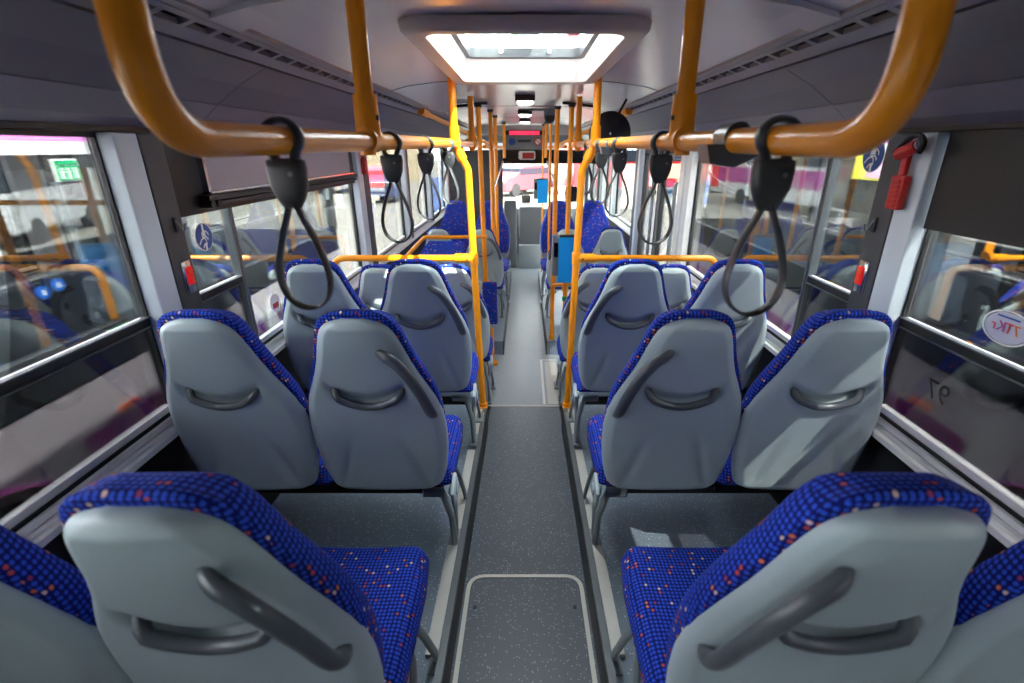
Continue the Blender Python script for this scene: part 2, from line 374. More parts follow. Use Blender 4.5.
# ------------------------------------------------------------------ side walls
# pillars along each side: (y0, y1, kind)
PIL_L = [(1.505, 1.70), (3.62, 3.86), (5.05, 5.2), (6.3, 6.45), (7.7, 7.9), (9.3, 9.6)]
PIL_R = [(1.505, 1.70), (3.66, 3.9), (5.3, 5.5), (6.8, 7.0), (7.7, 7.85), (9.3, 9.6)]
wn = 0; tn = 20
for sx, PIL, nm in ((-1, PIL_L, 'left'), (1, PIL_R, 'right')):
    bm = nb(); b2(bm, (sx * (XW + .0), Y0, -2.05), (sx * (XW + .06), 3.7 if sx > 0 else Y1, ZS)); 
    if sx > 0: b2(bm, (sx * XW, 5.3, -2.05), (sx * (XW + .06), 7.8, ZS))
    if sx > 0: b2(bm, (sx * XW, 9.4, -2.05), (sx * (XW + .06), Y1, ZS))
    struct('wall_' + nm, bm, 'carpet')
    bm = nb(); b2(bm, (sx * XW, Y0, ZT), (sx * (XW + .06), Y1, .42)); struct('wall_' + nm, bm, 'cove')
    # sill ledge : white band, two grooves
    yend = 3.7 if sx > 0 else Y1
    spans = [(Y0, 3.66), (5.35, 7.7)] if sx > 0 else [(Y0, 9.3)]
    for (a, b) in spans:
        tn += 1; bm = nb()
        b2(bm, (sx * 1.222, a, ZS), (sx * 1.236, b, ZS + .045)); extrude_profile(bm, [(sx * 1.235, ZS + .015), (sx * 1.205, ZS + .012), (sx * 1.200, ZS - .002), (sx * 1.235, ZS - .01)], a, b)
        extrude_profile(bm, [(sx * 1.201, ZS - .006), (sx * 1.192, ZS - .012), (sx * 1.192, ZS - .03), (sx * 1.219, ZS - .03), (sx * 1.219, ZS - .01)], a, b)
        extrude_profile(bm, [(sx * 1.188, ZS - .018), (sx * 1.178, ZS - .022), (sx * 1.176, ZS - .04), (sx * 1.219, ZS - .045), (sx * 1.219, ZS - .03)], a, b)
        struct('trim_%d' % tn, bm, 'white')
    # pillars
    for k, (a, b) in enumerate(PIL):
        tn += 1
        bm = nb(); m1 = a + (b - a) * .48
        zb = -1.9 if (sx > 0 and k in (1, 2, 4)) else ZS - .002
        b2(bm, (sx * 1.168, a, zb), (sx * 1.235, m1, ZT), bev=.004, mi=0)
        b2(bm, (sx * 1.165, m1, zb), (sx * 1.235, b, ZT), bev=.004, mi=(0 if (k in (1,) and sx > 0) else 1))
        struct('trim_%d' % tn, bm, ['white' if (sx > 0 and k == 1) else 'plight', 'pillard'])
    # windows
    edges = [(Y0, PIL[0][0])] + [(PIL[i][1], PIL[i + 1][0]) for i in range(len(PIL) - 1)]
    for i, (a, b) in enumerate(edges):
        if sx > 0 and i in (2, 5): continue
        if sx > 0 and i == 4: pass
        wn += 1
        bm = nb(); xg = 1.228
        split = i in (0, 1)
        yb = b if i == 0 else a + .36
        if split:
            b2(bm, (sx * xg, a + .01, -.50), (sx * (xg + .004), b - .01, ZT - .01)) if i == 0 else b2(bm, (sx * xg, a + .01, -.50), (sx * (xg + .004), yb, ZT - .01))
            w = struct('window_%d' % wn, bm, 'glass')
            bm = nb(); b2(bm, (sx * xg, a + .01, ZS + .01), (sx * (xg + .004), yb, -.53)); link('lower_pane', bm, 'tint', w)
            if i == 1:
                bm = nb(); b2(bm, (sx * xg, yb + .03, ZS + .01), (sx * (xg + .004), b - .01, ZT - .01)); link('fixed_pane', bm, 'glass', w)
            bm = nb(); b2(bm, (sx * (xg - .018), a + .004, -.508), (sx * (xg + .01), yb, -.504), mi=0); b2(bm, (sx * (xg - .012), a + .004, -.534), (sx * (xg + .01), yb, -.508), mi=1); b2(bm, (sx * (xg - .018), a + .004, -.538), (sx * (xg + .01), yb, -.534), mi=0)
            link('transom_bar', bm, ['alud', 'black'], w)
            if i == 1:
                bm = nb(); b2(bm, (sx * (xg - .014), yb, ZS), (sx * (xg + .01), yb + .010, ZT)); b2(bm, (sx * (xg - .014), yb + .02, ZS), (sx * (xg + .01), yb + .03, ZT)); link('mullion', bm, 'alud', w)
        else:
            bm.free(); bm = nb(); b2(bm, (sx * xg, a + .01, ZS + .01), (sx * (xg + .004), b - .01, ZT - .01)); w = struct('window_%d' % wn, bm, 'glass')
        bm = nb()
        for (p, q) in (((a, ZS + .012), (a + .007, ZT)), ((b - .007, ZS + .012), (b, ZT)), ((a, ZT - .014), (b, ZT)), ((a, ZS + .012), (b, ZS + .024))):
            b2(bm, (sx * (xg - .012), p[0], p[1]), (sx * (xg + .012), q[0], q[1]))
        link('seal', bm, 'black', w)
# dark upper band (blind recess) on left window two, right window one
for sx, a, b in ((-1, 1.705, 3.615), (1, Y0 + .02, 1.495)):
    t = empty('roller_blind', (sx * 1.2, (a + b) / 2, -.09), 'black blind box along the top of the second left window with a mauve grey panel' if sx < 0 else 'plain black blind across the top of the nearest right window', 'blind')
    t.location = (0, 0, 0)
    bm = nb()
    if sx > 0: b2(bm, (sx * 1.196, a, -.222), (sx * 1.212, b, ZT))
    else: b2(bm, (sx * 1.196, a, -.222), (sx * 1.212, b, -.15)); b2(bm, (sx * 1.196, a, .03), (sx * 1.212, b, ZT)); b2(bm, (sx * 1.196, a, -.15), (sx * 1.212, a + .20, .03)); b2(bm, (sx * 1.196, b - .1, -.15), (sx * 1.212, b, .03))
    link('cloth', bm, 'black', t)
    if sx < 0:
        bm = nb(); b2(bm, (sx * 1.186, a + .20, -.15), (sx * 1.188, b - .1, .03)); link('panel', bm, 'blindt', t)
        bm = nb(); b2(bm, (sx * 1.168, a + .185, -.156), (sx * 1.19, b - .09, -.148)); b2(bm, (sx * 1.168, a + .185, -.156), (sx * 1.19, a + .2, .03)); link('panel_rim', bm, 'chrome', t)
        bm = nb(); b2(bm, (sx * 1.15, a + .15, -.178), (sx * 1.195, b - .06, -.158), bev=.004); b2(bm, (sx * 1.16, a + .17, -.20), (sx * 1.195, b - .06, -.184), bev=.004); link('bottom_bar', bm, 'dark', t)
        bm = nb()
        for y in (a + .15, a + .19): cyl(bm, (sx * 1.14, y, -.19), (sx * 1.19, y, -.19), .014, 12)
        link('end_cap', bm, 'black', t, smooth=40)

# ------------------------------------------------------------------ ceiling and coves
HX, HY0, HY1 = .305, 1.74, 2.88
prof = [(-.76, .305), (-.66, .33), (-.5, .35), (-HX, .362), (0, .368), (HX, .362), (.5, .35), (.66, .33), (.76, .305)]
bm = nb()
strip_profile(bm, prof, Y0, HY0); strip_profile(bm, prof, HY1, Y1)
strip_profile(bm, prof[:4], HY0, HY1); strip_profile(bm, prof[5:], HY0, HY1)
struct('ceiling', bm, 'ceil', smooth=30)
for k, y in enumerate((1.52, 3.08, 4.9, 6.6)):
    bm = nb(); strip_profile(bm, [(x, z - .003) for x, z in prof], y, y + .006, .002); struct('trim_%d' % (60 + k), bm, 'black')
bm = nb(); strip_profile(bm, [(x, z - .014) for x, z in prof], 1.38, 1.52, .013); struct('trim_66', bm, 'ceil')
for sx, nm in ((-1, 'left'), (1, 'right')):
    bm = nb()
    # moulding ridge and vent rail
    extrude_profile(bm, [(sx * .75, .315), (sx * .755, .298), (sx * .775, .292), (sx * .782, .302), (sx * .80, .33)], Y0, Y1)
    extrude_profile(bm, [(sx * .782, .305), (sx * .784, .294), (sx * .802, .288), (sx * .806, .30)], Y0, Y1)
    extrude_profile(bm, [(sx * .834, .293), (sx * .832, .278), (sx * .876, .262), (sx * .884, .285)], Y0, Y1)
    y = Y0
    while y < Y1:
        extrude_profile(bm, [(sx * .800, .300), (sx * .801, .2885), (sx * .834, .2775), (sx * .836, .295)], y, y + .022); y += .115
    struct('trim_%d' % (67 if sx < 0 else 68), bm, 'cove')
    bm = nb(); extrude_profile(bm, [(sx * .79, .34), (sx * .795, .312), (sx * .85, .294), (sx * .86, .33)], Y0, Y1); struct('trim_%d' % (69 if sx < 0 else 70), bm, 'void')  # near-black strip: darkness inside the vent slots put into the colour
    yy = [Y0, 1.9, 3.4, 5.0, 6.6, 8.1, Y1]
    bm = nb()
    for a, b in zip(yy[:-1], yy[1:]):
        strip_profile(bm, [(sx * .886, .258), (sx * .99, .205), (sx * 1.075, .145)], a + .002, b - .002, .015)
    struct('ceiling', bm, 'cove2')
    bm = nb()
    for a, b in zip(yy[:-1], yy[1:]):
        strip_profile(bm, [(sx * 1.077, .143), (sx * 1.15, .085), (sx * 1.20, .062)], a + .002, b - .002, .02)
    struct('ceiling', bm, 'cove')
    bm = nb(); strip_profile(bm, [(sx * .84, .30), (sx * 1.0, .24), (sx * 1.1, .18), (sx * XW, .10)], Y0, Y1, .02); struct('ceiling', bm, 'black')
    bm = nb(); b2(bm, (sx * 1.20, Y0, .048), (sx * 1.235, Y1, .066)); struct('trim_%d' % (71 if sx < 0 else 72), bm, 'black')
# outer roof skin with hatch opening
bm = nb()
b2(bm, (-1.28, Y0, .45), (1.28, HY0, .48)); b2(bm, (-1.28, HY1, .45), (1.28, Y1, .48)); b2(bm, (-1.28, HY0, .45), (-HX - .02, HY1, .48)); b2(bm, (HX + .02, HY0, .45), (1.28, HY1, .48))
struct('ceiling', bm, 'paint')
# roof hatch
def rrect(hx, hy, z, r, cy, n=6):
    out = []
    for (cx, cyy, a0) in ((hx - r, hy - r, 0), (-hx + r, hy - r, PI / 2), (-hx + r, -hy + r, PI), (hx - r, -hy + r, 1.5 * PI)):
        for k in range(n + 1):
            a = a0 + k / n * PI / 2; out.append((cx + r * math.cos(a), cy + cyy + r * math.sin(a), z))
    return out
def loft(bm, loops, closed_loops=False, mi=0, mis=None):
    R_ = [[bm.verts.new(p) for p in L_] for L_ in loops]; n = len(R_[0])
    m = len(R_) if closed_loops else len(R_) - 1
    for i in range(m):
        a, b = R_[i], R_[(i + 1) % len(R_)]
        for k in range(n): bm.faces.new((a[k], a[(k + 1) % n], b[(k + 1) % n], b[k])).material_index = (mis[i] if mis else mi)
    return R_
HC = (HY0 + HY1) / 2
t = empty('roof_hatch', (0, HC, .34), 'rounded roof hatch in the ceiling above the first rows, pale with bright sky behind', 'roof hatch')
t.location = (0, 0, 0)
bm = nb()
loft(bm, [rrect(.385, .655, .36, .09, HC), rrect(.382, .652, .335, .09, HC), rrect(.365, .635, .322, .08, HC), rrect(.315, .58, .325, .06, HC), rrect(.31, .575, .345, .06, HC), rrect(.33, .6, .365, .06, HC)], closed_loops=True)
link('rim', bm, 'frame', t, smooth=50)
bm = nb()
loft(bm, [rrect(.312, .577, .326, .06, HC), rrect(.295, .53, .425, .05, HC), rrect(.305, .54, .43, .05, HC), rrect(.33, .6, .34, .06, HC)], closed_loops=True)
link('funnel', bm, 'white', t, smooth=50)
bm = nb(); loft(bm, [rrect(.295, .53, .425, .05, HC), rrect(.275, .505, .43, .05, HC), rrect(.27, .50, .47, .05, HC), rrect(.305, .54, .47, .05, HC)], closed_loops=True)
link('seal_frame', bm, 'alud', t, smooth=50)
bm = nb(); b2(bm, (-.3, HC - .53, .525), (.3, HC + .53, .53)); link('cover', bm, 'glass', t)
for x in (-.12, .12):
    bm = nb(); box(bm, (x, HC + .492, .452), (.018, .012, .016), bev=.003); link('latch', bm, 'white', t)
bm = nb(); b2(bm, (-.065, HC + .40, .518), (.065, HC + .48, .523)); link('sticker', bm, 'green', t)
bm = nb(); b2(bm, (.20, HC + .36, .50), (.26, HC + .44, .524), bev=.008); link('pull_handle', bm, 'red', t)

# ceiling lights down the aisle
lg = None
for k, y in enumerate((4.1, 5.6, 7.1)):
    o = empty('ceiling_lamp', (0, y, .366), ['nearest small white ceiling lamp over the aisle, just beyond the roof hatch', 'middle small white ceiling lamp over the aisle', 'farthest small white ceiling lamp, close to the red display'][k], 'ceiling lamp', 'small white ceiling lamps')
    bm = nb(); box(bm, (0, 0, -.02), (.15, .30, .04), bev=.008); link('housing', bm, 'white', o, smooth=30)
    bm = nb(); box(bm, (0, -.153, -.02), (.14, .006, .036)); link('end_cap', bm, 'dark', o)
    bm = nb(); box(bm, (0, 0, -.042), (.11, .24, .006)); link('lens', bm, 'lamp', o)
for sx in (-1, 1):
    t = empty('ceiling_grille', (sx * .46, 4.5, .34), 'dark slot grille in the ceiling, %s of the aisle lamps' % ('left' if sx < 0 else 'right'), 'grille')
    bm = nb(); box(bm, (0, 0, 0), (.30, .06, .02), bev=.004, R=Matrix.Rotation(sx * .1, 3, 'Y')); link('slot', bm, 'black', t)
    for q in range(6):
        bm = nb(); box(bm, (-.12 + q * .05, 0, -.013), (.008, .05, .006), R=Matrix.Rotation(sx * .1, 3, 'Y')); link('slat', bm, 'dark', t)
t = empty('camera_dome', (.235, 5.1, .355), 'small dark dome camera under the ceiling right of the aisle', 'camera')
bm = nb(); bmesh.ops.create_uvsphere(bm, u_segments=16, v_segments=10, radius=.055, matrix=Matrix.Translation((0, 0, -.07)) @ Matrix.Diagonal((1, 1, 1.1, 1))); link('dome', bm, 'dark', t, smooth=True)
bm = nb(); cyl(bm, (0, 0, 0), (0, 0, -.06), .06, 20); b2(bm, (-.2, -.02, -.02), (0, .02, 0)); link('mount', bm, 'cabin', t, smooth=40)
t = empty('convex_mirror', (.60, 3.75, .10), 'round black disc shaped mirror back hanging high on the right', 'mirror')
bm = nb(); n = 32
loft(bm, [[(r * math.cos(a * 2 * PI / n), y, r * math.sin(a * 2 * PI / n)) for a in range(n)] for r, y in ((.01, -.035), (.06, -.03), (.11, -.015), (.145, 0), (.148, .01), (.13, .015), (.01, .012))])
link('disc', bm, 'black', t, smooth=50)
bm = nb(); cyl(bm, (0, .0, .03), (.10, .0, .22), .008, 8); link('arm', bm, 'black', t)

# ------------------------------------------------------------------ rear wall, behind the camera
bm = nb(); b2(bm, (-XW, Y0 - .05, -2.0), (XW, Y0, .45)); struct('wall_back', bm, 'cove')

# ------------------------------------------------------------------ seats
SH = .70
WP = [(0, .042), (.004, .058), (.010, .074), (.020, .090), (.036, .104), (.06, .116), (.10, .129), (.15, .144), (.20, .163), (.25, .187), (.30, .208), (.35, .221), (.41, .229), (.49, .229), (.56, .223), (.62, .213), (.66, .202), (.685, .190), (.70, .168)]
def interp(T, x):
    if x <= T[0][0]: return T[0][1]
    for (a, b), (c, d) in zip(T[:-1], T[1:]):
        if x <= c: return b + (d - b) * (x - a) / (c - a)
    return T[-1][1]
def wid(d): 
    h = .008; return (interp(WP, d - h) + interp(WP, d) + interp(WP, d + h)) / 3 if .02 < d < .69 else interp(WP, d)
def cy(d): return .15 * (d / SH) + .025 * math.sin(PI * d / SH)
def sdist(u, w, d, H, r):
    m = max(0, min((1 - abs(u)) * w, d, H - d))
    # round min of side and ends
    a = max(0, 1 - (1 - abs(u)) * w / r); b = max(0, 1 - min(d, H - d) / r)
    q = min(1, math.hypot(a, b)); return math.sqrt(max(0, 1 - q * q))
def gauss(x, s): return math.exp(-(x / s) ** 2)
def body(bm, mp, wf, H, f1, f2, nu=44, nv=70, ends=.1):
    us = [math.sin((-1 + 2 * i / nu) * PI / 2 * .93) / math.sin(PI / 2 * .93) for i in range(nu + 1)]
    ds = [H * (.5 - .5 * math.cos(PI * j / nv)) * .5 + H * j / nv * .5 for j in range(nv + 1)]
    A, B = [], []
    for j, d in enumerate(ds):
        ra, rb = [], []
        for i, u in enumerate(us):
            w = wf(d); va = bm.verts.new(mp(u * w, d, f1(u, w, d)))
            edge = j in (0, nv) or i in (0, nu)
            vb = va if edge else bm.verts.new(mp(u * w, d, f2(u, w, d)))
            ra.append(va); rb.append(vb)
        A.append(ra); B.append(rb)
    for j in range(nv):
        for i in range(nu):
            bm.faces.new((A[j][i], A[j][i + 1], A[j + 1][i + 1], A[j + 1][i]))
            q = [B[j][i], B[j + 1][i], B[j + 1][i + 1], B[j][i + 1]]
            q2 = [];
            for v in q:
                if v not in q2: q2.append(v)
            if len(q2) >= 3:
                try: bm.faces.new(q2)
                except ValueError: pass
TOPZ = 1.13
def mback(x, d, y): return (x, y, TOPZ - d)
def shell_back(u, w, d):
    x = u * w
    y = -.030 * sdist(u, w, d, SH, .032) - .012 * (1 - u * u)
    # recess behind the smile handle
    ax = x / .122; cz = .262 + .052 * (1 - ax * ax) - .014
    if abs(ax) < 1.15: y += .030 * gauss(d - cz, .020) * max(0, 1 - abs(ax) ** 6 / 1.6)
    # crease flutes towards the bottom
    for s in (-1, 1):
        xl = s * (.075 + .09 * max(0, (d - .42)) / .3)
        y += .012 * gauss(x - xl, .015) * max(0, min(1, (d - .43) / .12)) * max(0, min(1, (.69 - d) / .06))
    # slightly raised head panel
    y += .004 * (1 - min(1, max(0, (min((1 - abs(u)) * w, d) - .018) / .012)))
    return cy(d) + y
def make_shell():
    bm = nb(); body(bm, mback, wid, SH, shell_back, lambda u, w, d: cy(d) + .016 * sdist(u, w, d, SH, .012), 52, 92); return bm
FH = .64
def fwid(d): return wid(min(.66, d)) + .008 - .012 * max(0, min(1, (d - .2) / .2))
def make_backpad():
    bm = nb()
    def front(u, w, d):
        return cy(d) + .005 + .062 * sdist(u, w, d, FH, .035) + .012 * (abs(u) ** 3) * max(0, min(1, (d - .3) / .15)) * sdist(u, w, d, FH, .03)
    def rear(u, w, d): return cy(d) + .004 - .012 * sdist(u, w, d, FH, .02)
    body(bm, lambda x, d, y: (x, y, TOPZ + .020 - d), fwid, FH, front, rear, 30, 50); return bm
def make_cushion():
    bm = nb(); L_ = .46
    def wf(d): return .224 - .018 * max(0, (d - .30) / .15) - (.035 - math.sqrt(max(0, .035 ** 2 - max(0, d - L_ + .035) ** 2)) if d > L_ - .035 else 0) - (.03 - math.sqrt(max(0, .03 ** 2 - max(0, .03 - d) ** 2)) if d < .03 else 0)
    top = lambda u, w, d: .395 + .065 * sdist(u, w, d, L_, .05) + .010 * abs(u) ** 2 - .012 * max(0, (d - .33) / .12) ** 2
    bot = lambda u, w, d: .395 - .012 * sdist(u, w, d, L_, .03)
    body(bm, lambda x, d, z: (x, .20 + d, z), wf, L_, top, bot, 24, 30); return bm
def make_pan():
    bm = nb(); L_ = .36
    def wf(d): return .216 - .02 * max(0, (d - .25) / .15)
    body(bm, lambda x, d, z: (x, .26 + d, z), wf, L_, lambda u, w, d: .392, lambda u, w, d: .39 - .05 * sdist(u, w, d, L_, .06), 14, 16); return bm
def smile_handle():
    bm = nb(); P = []
    for k in range(25):
        a = -1 + 2 * k / 24
        x = a * .118; d = .262 + .052 * (1 - a * a); base = cy(d) - .042 - .006
        out = .012 - .05 * max(0, abs(a) - .80) / .2
        P.append(mback(x, d - .018 * max(0, abs(a) - .8) / .2, base + .012 - out * .9))
    tube(bm, P, .0128, 12); return bm
def side_handle(s):
    bm = nb()
    K = [(.062, .116, .000), (.085, .120, .022), (.120, .142, .036), (.156, .195, .044), (.183, .260, .044), (.200, .322, .038), (.203, .352, .018), (.196, .366, -.010)]
    P = [mback(s * x * .98, d - .008, cy(d) - .034 - o) for x, d, o in K]
    P = smoothpath(P, 6)
    n = len(P); tube(bm, P, [.013 + .0055 * min(1, min(i, n - 1 - i) / 8) for i in range(n)], 12, flat=.75); return bm
SHELL = PAD = CUSH = PAN = SMILE = None
def make_seat(label, side, inner, group, inward=1):
    """side = direction of the aisle in local x"""
    t = empty('bus_chair', (0, 0, 0), label, 'seat', group)
    link('backrest_shell', make_shell(), 'shell', t, smooth=True)
    link('backrest_cushion', make_backpad(), 'fabric', t, smooth=True, uv=True)
    link('seat_cushion', make_cushion(), 'fabric', t, smooth=True, uv=True)
    link('seat_pan', make_pan(), 'shell', t, smooth=50)
    link('rear_handle', smile_handle(), 'handle', t, smooth=True)
    if inner:
        link('grab_handle', side_handle(side), 'handle', t, smooth=True)
        bm = nb(); s = side
        tube(bm, [(s * .10, .22, .345), (s * .17, .24, .33), (s * .195, .27, .20), (s * .197, .31, .02)], .026, 8, flat=.5, up=(0, 1, 0))
        tube(bm, [(s * .17, .44, .34), (s * .19, .42, .25), (s * .197, .35, .02)], .02, 8, flat=.5, up=(0, 1, 0))
        box(bm, (s * .19, .33, .008), (.045, .12, .014), bev=.003); link('leg', bm, 'steel', t, smooth=40)
        bm = nb()
        box(bm, (s * .226, .20, .375), (.016, .10, .085), R=Matrix.Rotation(.35, 3, 'X'), bev=.007)
        cyl(bm, (s * .205, .21, .37), (s * .238, .21, .37), .024, 18); link('side_bracket', bm, 'shell', t, smooth=40)
    else:
        bm = nb(); b2(bm, (-.20, .27, .31), (.20, .32, .335)); b2(bm, (-side * .19, .25, .27), (-side * .245, .40, .35)); link('wall_bracket', bm, 'black', t)
    return t
protos = {}
def seat(label, x, y, z, side, inner, group, rz=0., scale=1.):
    # side: aisle direction in world x; for rotated seats flip to local
    ls = side if abs(rz) < 1 else -side
    key = (ls, inner)
    if key not in protos:
        protos[key] = t = make_seat(label, ls, inner, group)
    else:
        t = copy_tree(protos[key]); t['label'] = label; t['group'] = group
    t.location = (x, y, z); t.rotation_euler = (0, 0, rz); t.scale = (scale,) * 3
    return t
G1 = 'grey shelled seats with blue speckled fabric in the rear rows'
ROWN = {'A': ('first row by the camera', .50, -.02), 'B': ('second row from the camera', 1.33, -.015), 'C': ('third row from the camera', 2.14, .0)}
for r, (desc, y, dz) in ROWN.items():
    for sx, sn in ((-1, 'left'), (1, 'right')):
        zz = zp(y + .3) + .018 + dz
        o = seat('grey backed blue bus seat beside the aisle on the %s, %s' % (sn, desc), sx * .495, y, zz, -sx, True, G1)
        if r == 'A':
            bm = nb(); e = -sx
            tube(bm, [(e * .16, .48, .34), (e * .190, .54, .20), (e * .205, .60, .04), (e * .205, .62, -.01)], .016, 8, flat=.6, up=(0, 1, 0)); box(bm, (e * .205, .62, -.012), (.045, .12, .02), bev=.003)
            link('front_leg', bm, 'steel', o, smooth=40)
        seat('grey backed blue bus seat by the window on the %s, %s' % (sn, desc), sx * .955, y, zz, -sx, False, G1)
for sx, sn in ((-1, 'left'), (1, 'right')):
    seat('grey backed seat beside the aisle on the %s, just past the tall yellow pole' % sn, sx * .47, 3.06, -1.829, -sx, True, G1)
    seat('grey backed seat by the %s window, just beyond the horizontal yellow bar' % sn, sx * .935, 3.06, -1.829, -sx, False, G1)
    seat('grey backed forward facing seat far ahead on the %s podium beside the aisle' % sn, sx * .43, 4.95, -1.757, -sx, True, 'seats on the front podiums', 0, .9)
    seat('grey backed forward facing seat far ahead on the %s podium by the window' % sn, sx * .87, 4.95, -1.757, -sx, False, 'seats on the front podiums', 0, .9)
    seat('blue fronted seat facing the rear on the %s beside the aisle, near the driver cab' % sn, sx * .42, 6.45, -1.757, -sx, True, 'seats on the front podiums', PI)
    seat('blue fronted seat facing the rear on the %s by the window, near the driver cab' % sn, sx * .87, 6.45, -1.757, -sx, False, 'seats on the front podiums', PI)
# support rails under the seat rows
for y, rn in ((.50, 'first'), (1.34, 'second'), (2.14, 'third')):
    for sx, sn in ((-1, 'left'), (1, 'right')):
        bm = nb(); b2(bm, (sx * .33, y + .27, zp(y) + .28), (sx * 1.18, y + .31, zp(y) + .315), bev=.004)
        o = link('seat_rail', bm, 'black'); prop(o, 'black steel rail carrying the %s seat row on the %s' % (rn, sn), 'rail')

# ------------------------------------------------------------------ grab rails
RR = .021
ZR = .02
def rail_side(sx, sn):
    t = empty('grab_rail', (sx * .38, 1.3, ZR), 'thick overhead yellow grab rail on the %s with curved end and tall pole' % sn, 'grab rail')
    t.location = (0, 0, 0)
    bm = nb()
    P = fillet([(sx * .38, .545, .37), (sx * .38, .545, ZR - .01), (sx * .385, 2.93, ZR + .01), (sx * .385, 4.2, ZR + .01)], {1: .09}, 10)
    tube(bm, P, RR, 20); link('overhead_rail', bm, 'yellow', t, smooth=60)
    # hanger at the front of the near section
    def hanger(x, y, zc):
        bm = nb(); cyl(bm, (x, y, zc), (x, y, ZR + .01), RR, 20); hg = link('hanger', bm, 'yellow', t, smooth=60)
        bm = nb(); cyl(bm, (x, y, ZR + .10), (x, y, ZR - .0), RR + .007, 20, RR + .009); cyl(bm, (x, y - .035, ZR), (x, y + .035, ZR), RR + .008, 20)
        cyl(bm, (x, y - .02, ZR - .012), (x, y - .02, ZR - .034), RR * .9, 14)
        link('clamp_sleeve', bm, 'yellow', hg, smooth=50)
        bm = nb(); cyl(bm, (x - sx * .026, y - .01, ZR + .05), (x - sx * .031, y - .01, ZR + .05), .006, 8); link('bolt', bm, 'dark', hg)
    hanger(sx * .382, 1.30, .35)
    hanger(sx * .385, 3.85, .345)
    # tall pole
    bm = nb(); cyl(bm, (sx * .39, PY, .36), (sx * .39, PY, ZR + .02), RR, 18); link('hanger', bm, 'yellow', t, smooth=60)
    bm = nb()
    P = fillet([(sx * .39, PY, ZR + .01), (sx * .375, PY, -.005), (sx * .322, PY, -.11), (sx * .284, PY, zp(PY) + .02)], {1: .02, 2: .06}, 5)
    tube(bm, P, RR, 18); link('pole', bm, 'yellow', t, smooth=60)
    bm = nb(); cyl(bm, (sx * .39, PY, ZR + .10), (sx * .39, PY, ZR - .01), RR + .007, 18); cyl(bm, (sx * .372, PY, -.01), (sx * .348, PY, -.058), RR + .007, 18); cyl(bm, (sx * .385, PY - .06, ZR + .01), (sx * .385, PY + .04, ZR + .01), RR + .006, 18)
    link('clamp_sleeve', bm, 'yellow', t, smooth=50)
    bm = nb(); cyl(bm, (sx * .284, PY, zp(PY) + .05), (sx * .284, PY, zp(PY) + .018), RR + .008, 18); b2(bm, (sx * .255, PY - .035, zp(PY) + .014), (sx * .32, PY + .035, zp(PY) + .026)); link('floor_flange', bm, 'yellow', t, smooth=50)
    # horizontal bar
    zb = -.612
    bm = nb(); P = fillet([(sx * .32, PY, zb), (sx * 1.155, PY, zb), (sx * 1.155, PY + .02, zb - .28)], .07, 8)
    tube(bm, P, RR * .92, 18); link('side_bar', bm, 'yellow', t, smooth=60)
    bm = nb(); cyl(bm, (sx * .318, PY, zb), (sx * .42, PY, zb), RR + .006, 18); cyl(bm, (sx * .310, PY, zb + .035), (sx * .309, PY, zb - .035), RR + .007, 18); link('clamp_sleeve', bm, 'yellow', t, smooth=50)
    bm = nb(); cyl(bm, (sx * .345, PY - .026, zb), (sx * .345, PY - .03, zb), .006, 8); link('bolt', bm, 'dark', t)
    bm = nb(); cyl(bm, (sx * 1.155, PY + .02, zb - .28), (sx * 1.20, PY + .02, zb - .28), RR, 14); link('wall_foot', bm, 'yellow', t, smooth=50)
    return t
rail_side(-1, 'left'); rail_side(1, 'right')

def pole(label, x, y, z0, z1, r=RR, x0=None, cap=None, name='grab_pole', group='yellow poles in the front half'):
    t = empty(name, (0, 0, 0), label, 'grab pole', group)
    bm = nb(); cyl(bm, (x0 if x0 is not None else x, y, z0), (x, y, z1), r, 16); link('tube', bm, 'yellow', t, smooth=60)
    bm = nb(); cyl(bm, (x, y, z1 - .01), (x, y, z1 + .015), r + .008, 16); link('top_flange', bm, 'dark', t, smooth=50)
    if cap: bm = nb(); cyl(bm, (x0 if x0 is not None else x, y, z0), (x0 if x0 is not None else x, y, z0 + .05), r + .006, 16); link('bottom_sleeve', bm, cap, t, smooth=50)
    return t
# left front poles
tL = pole('yellow pole with side joint beside the grey board with blue top', -.385, 4.45, -1.60, .33, x0=-.36, cap='yellow')
bm = nb(); cyl(bm, (-.365, 4.45, -1.19), (-.50, 4.42, -1.17), .016, 12); link('side_arm', bm, 'yellow', tL, smooth=50)
bm = nb(); cyl(bm, (-.365, 4.45, -1.25), (-.365, 4.45, -1.13), RR + .008, 14); link('joint', bm, 'yellow', tL, smooth=50)
pole('thin yellow pole with a black end beside the folding seat on the left', -.335, 5.2, -1.20, .34, x0=-.33, cap='black')
pole('yellow pole left of the aisle behind the black cab partition', -.34, 6.1, -1.3, .34)
pole('short yellow pole at left end of the red display', -.30, 7.6, -.12, .34)
# right front poles
pole('yellow pole rising from the right podium corner beside the aisle', .275, 4.54, -1.757, .32, x0=.262, cap='yellow')
tR = pole('yellow pole carrying the nearer blue ticket validator', .385, 4.45, -1.757, .33, x0=.375, cap='yellow')
bm = nb(); cyl(bm, (.375, 4.45, -1.17), (.27, 4.52, -1.20), .015, 12); cyl(bm, (.375, 4.45, -1.17), (.50, 4.42, -1.16), .015, 12); link('side_arm', bm, 'yellow', tR, smooth=50)
bm = nb(); cyl(bm, (.375, 4.45, -1.24), (.375, 4.45, -1.11), RR + .008, 14); link('joint', bm, 'yellow', tR, smooth=50)
bm = nb(); cyl(bm, (.376, 4.45, -1.33), (.376, 4.45, -1.29), RR + .008, 14); link('green_band', bm, 'grn', tR)
pole('thin dark yellow pole under the dome camera', .27, 5.6, -1.2, .33, r=.014)
pole('short yellow pole at right end of the red display', .30, 7.6, -.12, .34)
